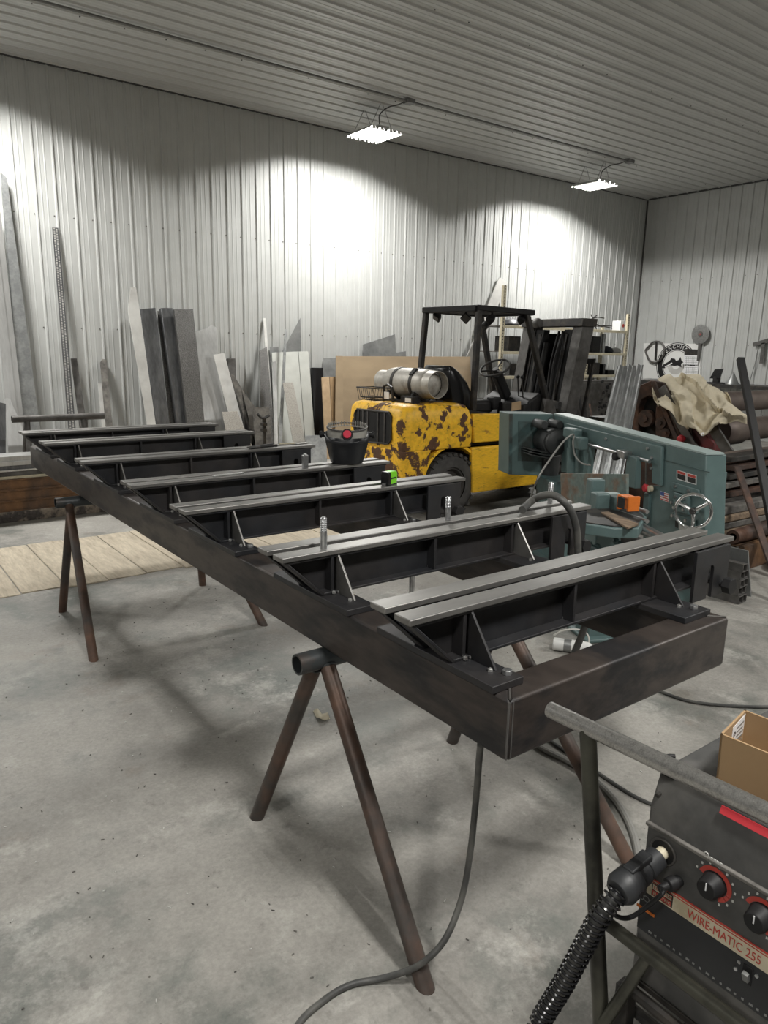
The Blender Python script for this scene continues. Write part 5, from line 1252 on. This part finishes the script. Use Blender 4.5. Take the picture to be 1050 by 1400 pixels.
# tee bar
tq = thing('tee_square', 'dark tee shaped steel square hanging at the end of the right wall', 'tee square', Wp(1042, 497, .05))
obj('stock', MB().prism([Wp(1029, 468.5, .05), Wp(1056, 461, .05), Wp(1056, 467, .05), Wp(1029, 474, .05)], (.02, 0, 0)), 'ironpale', tq, .002)
obj('blade', MB().prism([Wp(1041, 469, .05), Wp(1046, 468, .05), Wp(1042.5, 497, .05), Wp(1038, 497, .05)], (.01, 0, 0)), 'ironpale', tq, .001)
solo('hanging_wire', 'thin wire hanging on the wall beside the tee square', 'wire', MB().tube([Wp(1036, 478, .03), Wp(1032, 498, .03), Wp(1024, 525, .03)], .008, 6), 'grey')
# workbench on the right wall
wb_ = thing('workbench', 'long dark workbench against the right wall', 'workbench', (14.2, 6.6, 0))
zb2 = Wp(1030, 524).z - .02
obj('bench_top', MB().bx(13.85, 14.52, 4.6, 8.35, zb2 - .07, zb2), 'iron', wb_, .004)
for y in (4.7, 6.4, 8.25):
    for x in (13.9, 14.45): obj('bench_leg', MB().bx(x - .03, x + .03, y - .03, y + .03, 0, zb2 - .07), 'iron', wb_)
mn = thing('monitor', 'black tilted monitor on the dark workbench', 'monitor', (14.1, 7.75, zb2))
mpts = [PX(977, 505, 14.15), PX(988, 504.5, 14.05), PX(983, 518, 14.05), PX(970, 517.5, 14.15)]
obj('screen', MB().prism(mpts, (.05, .0, .01)), 'blackgloss', mn, .004)
pmn = (mpts[2] + mpts[3]) / 2
obj('stand', MB().bx(14.08, 14.16, pmn.y - .10, pmn.y + .02, zb2 + .02, pmn.z + .04).bx(14.0, 14.3, pmn.y - .25, pmn.y + .15, zb2, zb2 + .02), 'black', mn, .004)
ct = PX(1001, 524, 14.1)
solo('grey_cone', 'small pale grey cone standing on the workbench beside the monitor', 'cone', MB().lathe((14.1, ct.y, zb2 + .0005), (0, 0, 1), [(0, .13), (.02, .12), (.22, .015), (.23, 0)], 18, False), 'grey')
# low clutter between sheet and bender
on = PX(872, 530, 9.5)
vd = thing('stacked_bins', 'stack of dark flat bins behind the leaning ribbed sheet', 'bins', (9.6, 6.3, 0))
for i in range(5):
    obj('bin_tier', MB().bx(9.4, 9.95, 6.05, 6.6, .26 * i, .26 * i + .24), ['black', 'iron', 'ironpale', 'black', 'iron'][i], vd, .01)
# ================================================================ welder on its cart
WX, WY1, WY0, WZ = 1.18, .695, .215, .862
wd_ = thing('wire_welder', 'dark wire feed welder with cream stripe and red lettering on a cart', 'welder', (1.5, .455, .40))
def F(px, py, o=0.0): return PX(px, py, WX - o)
def box_yz(mb, y0, y1, z0, z1, o, th): return mb.bx(WX - o, WX - o + th, y0, y1, z0, z1)
obj('case', MB().prism([V((a, WY0, b)) for a, b in ((WX, .40), (WX, .79), (WX + .025, WZ), (1.86, WZ), (1.86, .40))], (0, WY1 - WY0, 0)), 'welder', wd_, .006)
obj('face_plate', box_yz(MB(), WY0 + .004, WY1 - .004, .645, .752, .004, .006), 'welder', wd_, .001)
obj('seam_ridge', box_yz(MB(), WY0, WY1, .752, .760, .008, .012), 'grime', wd_, .002)
obj('cream_stripe', box_yz(MB(), WY0 + .002, WY1 - .004, .608, .643, .0045, .005), 'creamstripe', wd_)
obj('red_pinstripe', box_yz(MB(), WY0 + .002, WY1 - .004, .6445, .6475, .0055, .005), 'redprint', wd_)
obj('red_pinstripe', box_yz(MB(), WY0 + .002, WY1 - .004, .6395, .641, .0055, .005), 'redprint', wd_)
obj('lower_panel', box_yz(MB(), WY0 + .002, WY1 - .004, .52, .607, .0045, .005), 'welderpanel', wd_)
yd = V((0, -1, 0))
t0 = F(940, 1243, .0056)
text('model_lettering', 'WIRE-MATIC 255', V((t0.x, t0.y, .6235)), yd, ZU, .0245, 'redprint', wd_, .0003, 'LEFT', .76, 0.0)
lg = obj('maker_badge', MB().bx(WX - .0056, WX - .004, F(922, 1228).y, F(894, 1209).y, .612, .638), 'label_black', wd_)
ya_, yb2 = F(894, 1209).y, F(922, 1228).y
obj('badge_field', MB().bx(WX - .0062, WX - .0056, yb2 + .002, ya_ - .002, .626, .6365), 'creamstripe', wd_)
obj('badge_field', MB().bx(WX - .0062, WX - .0056, yb2 + .002, ya_ - .002, .6135, .624), 'redprint', wd_)
text('badge_lettering', 'LINCOLN', V((WX - .0066, ya_ - .004, .6313)), yd, ZU, .0092, 'redprint', wd_, .0002)
text('badge_lettering', 'ELECTRIC', V((WX - .0066, ya_ - .004, .6187)), yd, ZU, .0086, 'creamstripe', wd_, .0002)
obj('orange_label', MB().bx(WX - .0056, WX - .004, F(896, 1257).y, F(872, 1241).y, .566, .572), 'orange', wd_)
for px, py in ((877, 1225), (884, 1229)):
    p = F(px, py, .004); obj('print_ring', MB().torus(p, V((1, 0, 0)), .006, .001, 16, 5), 'grey', wd_)
for i in range(34):
    y = WY1 - .03 - .0135 * i
    if y > WY0 + .02: obj('print_mark', MB().bx(WX - .0056, WX - .004, y - .004 - .003 * (i % 3 == 0), y, .5265, .5305), 'grey', wd_)
# dials
def dial(px, py, r_):
    p = F(px, py, .004)
    k = obj('dial_knob', MB().lathe(p, (-1, 0, 0), [(0, r_ * 1.08), (.006, r_ * 1.05), (.008, r_), (.026, r_ * .9), (.030, r_ * .78), (.030, 0)], 12, False), 'black', wd_, .001)
    mb = MB(); n = 24
    a0, a1 = math.radians(160), math.radians(-70)
    for i in range(n):
        a, b = a0 + (a1 - a0) * i / n, a0 + (a1 - a0) * (i + 1) / n
        q = [p + yd * (r * math.cos(t)) + ZU * (r * math.sin(t)) for r, t in ((r_ * 1.12, a), (r_ * 1.5, a), (r_ * 1.5, b), (r_ * 1.12, b))]
        mb.prism(q, (-.0012, 0, 0))
    obj('dial_scale', mb, 'redprint', k)
    for i in range(10):
        a = a0 + (a1 - a0) * i / 9; c = p + yd * (r_ * 1.75 * math.cos(a)) + ZU * (r_ * 1.75 * math.sin(a))
        obj('scale_mark', MB().bx(c.x - .001, c.x, c.y - .0016, c.y + .0016, c.z - .0022, c.z + .0022), 'alupaint', k)
    obj('pointer', MB().bx(p.x - .0312, p.x - .030, p.y - .001, p.y + .001, p.z, p.z + r_ * .7), 'paper', k)
dial(977, 1208, .0215); dial(1042, 1252, .0215)
p = F(966, 1168, .004); obj('print_ring', MB().torus(p, V((1, 0, 0)), .004, .0009, 14, 5), 'alupaint', wd_)
for i in range(4): obj('print_mark', MB().bx(WX - .0056, WX - .004, p.y - .012 - .006 * i, p.y - .008 - .006 * i, p.z - .004, p.z), 'alupaint', wd_)
# rocker switch
p = F(1022, 1332, .004)
obj('switch_plate', MB().bx(p.x - .002, p.x, p.y - .009, p.y + .009, p.z - .018, p.z + .018), 'black', wd_, .001)
obj('rocker', MB().obx(p - V((.006, 0, .002)), V((.94, 0, .34)), V((0, 1, 0)), V((-.34, 0, .94)), .008, .011, .020), 'grey', wd_, .001)
for a, b in ((-.016, .010), (.016, .014), (.02, -.004)):
    obj('panel_screw', MB().cyl((p.x, p.y + a, p.z + b), (p.x - .003, p.y + a, p.z + b), .0035, n=8), 'bolt', wd_)
obj('print_mark', MB().bx(p.x - .0006, p.x, p.y + .018, p.y + .020, p.z + .03, p.z + .042), 'alupaint', wd_)
for px, py in ((903, 1085), (900, 1105)):
    q = F(px, py, -.012); obj('panel_screw', MB().cyl(q, q - V((.012, 0, 0)), .004, n=8), 'iron', wd_)
# strap handle and red tape on the top edge
q = V((WX + .03, WY1 - .012, WZ))
obj('lift_handle', MB().tube(smooth_path([q + V((-.004, -.020, -.004)), q + V((-.010, -.002, -.002)), q + V((-.012, .008, .008)), q + V((-.010, .008, .024)), q + V((-.004, .0, .032)), q + V((.004, -.010, .034))], 5), .0045, 8), 'black', wd_)
obj('red_tape', MB().prism([V((WX + .012, F(980, 1110).y, .845)), V((WX + .018, F(980, 1110).y, .858)), V((WX + .018, WY0, .858)), V((WX + .012, WY0, .845))], (-.003, 0, .001)), 'red', wd_)
# gun socket
sp = F(909, 1163, 0)
obj('socket_hole', MB().cyl(sp - V((.004, 0, 0)), sp - V((.007, 0, 0)), .026, n=24), 'black', wd_)
obj('socket_rim', MB().torus(sp - V((.006, 0, 0)), V((1, 0, 0)), .025, .0025, 24, 6), 'ironpale', wd_)
# torch cable
gun = thing('torch_cable', 'black welding torch connector with coiled strain relief plugged into the welder', 'welding cable', (1.0, .70, 0))
g = [sp - V((.004, 0, 0)), PX(880, 1190, 1.10), PX(842, 1222, 1.04)]
dg = (g[2] - g[0]).normalized()
obj('brass_collar', MB().cyl(sp + dg * .0, sp + dg * .03, .0125, n=16), 'cream', gun)
L0 = (g[2] - g[0]).length
obj('connector_body', MB().lathe(sp, dg, [(.022, .012), (.024, .022), (.06, .024), (.062, .020), (.066, .020), (.068, .025), (.10, .026), (L0 - .05, .027), (L0 - .045, .030), (L0 - .012, .031), (L0, .024)], 22), 'welderpanel', gun, .001)
side = dg.cross(ZU).normalized(); upg = side.cross(dg)
obj('connector_key', MB().obx(sp + dg * (L0 * .56) + upg * .026, dg, side, upg, L0 * .42, .024, .014), 'welderpanel', gun, .003)
obj('set_screw', MB().cyl(sp + dg * (L0 - .028) - side * .0305, sp + dg * (L0 - .028) - side * .032, .006, n=12), 'black', gun)
e = sp + dg * L0
cp = smooth_path([e - dg * .01, PX(822, 1250, 1.02), PX(800, 1290, 1.0), PX(770, 1345, .97), PX(738, 1398, .94), PX(715, 1450, .90), V((.80, .80, .10)), V((.74, .86, .016)), V((.5, .92, .016))], 10)
obj('cable_core', MB().tube(cp, .0125, 10), 'cable', gun)
# spring around the core
def resample(path, step):
    out = [path[0]]; acc = 0
    for a, b in zip(path, path[1:]):
        l = (b - a).length; t = step - acc
        while t < l: out.append(a + (b - a) * (t / l)); t += step
        acc = (acc + l) % step
    return out
rs_ = resample(cp[:52], .0011); sp_ = []
for i in range(len(rs_) - 1):
    t = (rs_[min(i + 3, len(rs_) - 1)] - rs_[max(i - 3, 0)]).normalized(); a = t.cross(ZU).normalized(); b = t.cross(a)
    an = i * .0011 / .0115 * 2 * math.pi; sp_.append(rs_[i] + (a * math.cos(an) + b * math.sin(an)) * .0185)
obj('spring', MB().tube(sp_, .0028, 5), 'blackgloss', gun)
# trigger lead
tl_ = F(930, 1203, .0)
obj('trigger_plug', MB().lathe(tl_, (-1, .25, -.1), [(0, .011), (.012, .011), (.014, .014), (.03, .013), (.032, .008), (.05, .007), (.05, 0)], 12, False), 'black', gun)
e2 = tl_ + V((-1, .25, -.1)).normalized() * .045
obj('trigger_lead', MB().tube(smooth_path([e2, PX(905, 1222, 1.11), PX(880, 1243, 1.10), PX(862, 1254, 1.09), PX(846, 1254, 1.06), PX(832, 1243, 1.05)], 6), .0045, 8), 'black', gun)
# cart
ct_ = thing('welder_cart', 'green painted pipe cart with steel handrail carrying the welder', 'cart', (1.5, .45, 0))
RX = 1.10
h0, h1 = PX(752, 970, RX), PX(1050, 1106, RX)
zh = (h0.z + h1.z) / 2
obj('handrail', MB().pipe((RX, h0.y, h0.z), (RX, .08, h1.z + .004), .0165, .012), 'piperail', ct_)
pt = PX(803, 1004, RX); pb_ = PX(821, 1392, RX); pbf = pt + (pb_ - pt) * ((pt.z - .02) / (pt.z - pb_.z))
obj('upright', MB().tube([pt + V((0, 0, .012)), pbf], .0165, 14), 'olive', ct_)
obj('upright', MB().tube([(RX, .10, zh), (RX, .16, .02)], .0165, 14), 'olive', ct_)
r0 = PX(830, 1262, RX)
obj('lower_rail', MB().tube([(RX, r0.y, r0.z), (RX, .12, r0.z - .006)], .0135, 14), 'olive', ct_)
obj('brace', MB().tube([PX(884, 1310, RX + .04), PX(826, 1398, RX - .01), ], .012, 10), 'olive', ct_)
for z, x in ((.385, 1.16), (.30, 1.20), (.22, 1.18)):
    obj('deck_rail', MB().tube([(x, .70, z), (x, .14, z)], .012, 8), 'iron', ct_)
    obj('deck_rail', MB().tube([(1.86, .70, z), (1.86, .14, z)], .012, 8), 'iron', ct_)
for k in range(6):
    x = 1.18 + .133 * k; obj('deck_slat', MB().bx(x, x + .09, .15, .70, .385, .3995), 'iron', ct_, .002)
for x in (1.16, 1.88):
    for y in (.16, .69): obj('corner_post', MB().bx(x - .015, x + .015, y - .015, y + .015, .08, .39), 'iron', ct_)
obj('base_tray', MB().bx(1.14, 1.90, .15, .70, .09, .11), 'iron', ct_, .003)
for k in range(5): obj('tray_rib', MB().bx(1.17, 1.88, .2 + .1 * k, .21 + .1 * k, .11, .16), 'iron', ct_)
for x in (1.22, 1.82):
    for y in (.14, .72): obj('caster', MB().cyl((x, y - .015, .045), (x, y + .015, .045), .045, n=18), 'rubber', ct_)
obj('cross_tie', MB().tube([(RX, r0.y - .02, .10), (1.2, .68, .10)], .012, 8), 'olive', ct_)
obj('cross_tie', MB().tube([(RX, .16, .10), (1.2, .2, .10)], .012, 8), 'olive', ct_)
# cardboard box on the welder
ztb = .972; c0, cb0, cf1 = PZ(985, 1003, ztb), PZ(1018, 970, ztb), PZ(1050, 1030, ztb)
c1 = c0 + (cf1 - c0) * 2.3; cb1 = cb0 + (c1 - c0); zbb = WZ + .0005; th = .004
cbx = thing('cardboard_box', 'open brown cardboard box on top of the welder', 'cardboard box', V((c0.x, c0.y, zbb)))
def wallp(a, b, inn):
    d = V(inn).normalized() * th; lo = lambda p: V((p.x, p.y, zbb)) + (V(((c0.x + cb1.x) / 2, (c0.y + cb1.y) / 2, 0)) - V((p.x, p.y, 0))) * .03
    return MB().prism([a, b, lo(b), lo(a)], d)
inx = (cb0 - c0); iny = (c1 - c0)
obj('front_wall', wallp(c0, c1, inx), 'cardboard', cbx); obj('back_wall', wallp(cb0, cb1, -inx), 'cardboard', cbx)
obj('end_wall', wallp(c0, cb0, iny), 'cardboard', cbx); obj('end_wall', wallp(c1, cb1, -iny), 'cardboard', cbx)
obj('bottom', MB().prism([V((p.x, p.y, zbb)) for p in (c0, c1, cb1, cb0)], (0, 0, th)), 'cardboard', cbx)
u_ = (cb0 - c0).normalized(); nn = iny.normalized() * (th + .0006); lb0 = c0 + u_ * ((cb0 - c0).length * .42) + nn
obj('paper_label', MB().prism([lb0 - ZU * .008, lb0 + u_ * ((cb0 - c0).length * .52) - ZU * .004, lb0 + u_ * ((cb0 - c0).length * .50) - ZU * .07, lb0 - ZU * .07], iny.normalized() * .0006), 'paper', cbx)
text('label_letter', 'P', lb0 + u_ * .006 - ZU * .030 + iny.normalized() * .001, u_, ZU, .024, 'label_black', cbx, .0002)
for i in range(5):
    a = lb0 + u_ * .024 - ZU * (.016 + .009 * i) + iny.normalized() * .0008
    obj('label_line', MB().prism([a, a + u_ * (.038 - .004 * (i % 2)), a + u_ * (.038 - .004 * (i % 2)) - ZU * .003, a - ZU * .003], iny.normalized() * .0004), 'grey', cbx)
# ================================================================ cables and scraps on the floor
cpts = [PZ(657, 1018, .735), PZ(655, 1040, .68), PZ(650, 1100, .52), PZ(643, 1165, .37), PZ(632, 1225, .235), PZ(612, 1278, .15), PZ(588, 1308, .10), PZ(560, 1326, .055), PZ(520, 1338, .014), PZ(480, 1346, .0105), PZ(445, 1366, .0105), PZ(405, 1405, .0105), V((.62, 1.2, .0105)), V((.3, 1.1, .0105))]
solo('power_cable', 'black cable hanging from under the platform and trailing across the floor', 'cable', MB().tube(smooth_path(cpts, 6), .0085, 10), 'cable')
def floor_cable(nm, lb, pp, r_, mt):
    solo(nm, lb, 'cable', MB().tube(smooth_path([PZ(a, b, r_ + .001) for a, b in pp], 6), r_, 8), mt)
floor_cable('floor_cable', 'thin dark cable curving across the floor behind the cardboard box', ((870, 930), (905, 946), (945, 959), (1000, 965), (1060, 966), (1110, 960)), .008, 'cable')
floor_cable('floor_hose', 'grey hose running over the floor past the saw horse foot', ((700, 990), (738, 1021), (775, 1040), (806, 1060), (838, 1090), (860, 1125), (872, 1165), (870, 1210)), .012, 'cablegrey')
floor_cable('floor_cable', 'thin dark cable beside the grey hose on the floor', ((735, 1000), (770, 1025), (815, 1055), (870, 1090), (930, 1115)), .007, 'cable')
solo('torn_scrap', 'crumpled pale paper scrap on the floor beside the near saw horse', 'paper scrap', MB().add([PZ(a, b, z) for a, b, z in ((428, 972, .004), (434, 968, .02), (440, 976, .006), (448, 974, .022), (451, 983, .004), (444, 985, .012), (438, 982, .02), (432, 980, .004))], [(0, 1, 7), (1, 2, 6, 7), (2, 3, 5, 6), (3, 4, 5)]), 'cream', solid=.002)
ccy = PZ(786, 884, .037); dax = V((.55, -.80, 0)).normalized()
sc2 = thing('spray_can', 'white spray can with a wire loop lying on the floor beside the saw', 'spray can', (ccy.x, ccy.y, 0))
obj('can_body', MB().lathe(ccy - dax * .12, dax, [(0, 0), (0, .030), (.005, .036), (.19, .036), (.205, .028), (.215, .016), (.235, .015), (.235, 0)], 20, False), 'white', sc2)
obj('can_band', MB().lathe(ccy - dax * .06, dax, [(0, .0364), (.04, .0364), (.04, .036), (0, .036)], 20, False), 'grey', sc2)
obj('wire_loop', MB().tube(smooth_path([ccy - dax * .12 + ZU * .05, ccy - dax * .06 + ZU * .09, ccy + V((.02, -.02, .10)), ccy + V((.05, -.05, .06)), ccy + V((.03, -.07, -.03))], 5), .005, 6), 'whitewire', sc2)
random.seed(11)
chips = MB()
for i in range(240):
    x = random.uniform(.2, 2.9); y = random.uniform(1.0, 4.6); a = random.random() * 3.1; l = random.uniform(.002, .011)
    d = V((math.cos(a), math.sin(a), 0)); chips.obx(V((x, y, .0018)), d, V((-d.y, d.x, 0)), ZU, l, random.uniform(.001, .004), .003)
o = obj('metal_chips', chips, 'grime'); tag(o, 'scattered metal chips and slivers on the floor under the platform', 'chips', kind='stuff')
chips = MB()
for i in range(110):
    x = random.uniform(.2, 2.6); y = random.uniform(1.0, 4.2); a = random.random() * 3.1; l = random.uniform(.002, .012)
    d = V((math.cos(a), math.sin(a), 0)); chips.obx(V((x, y, .0018)), d, V((-d.y, d.x, 0)), ZU, l, random.uniform(.001, .003), .003)
o = obj('pale_flakes', chips, 'alupaint'); tag(o, 'pale paint flakes scattered on the concrete floor', 'flakes', kind='stuff')
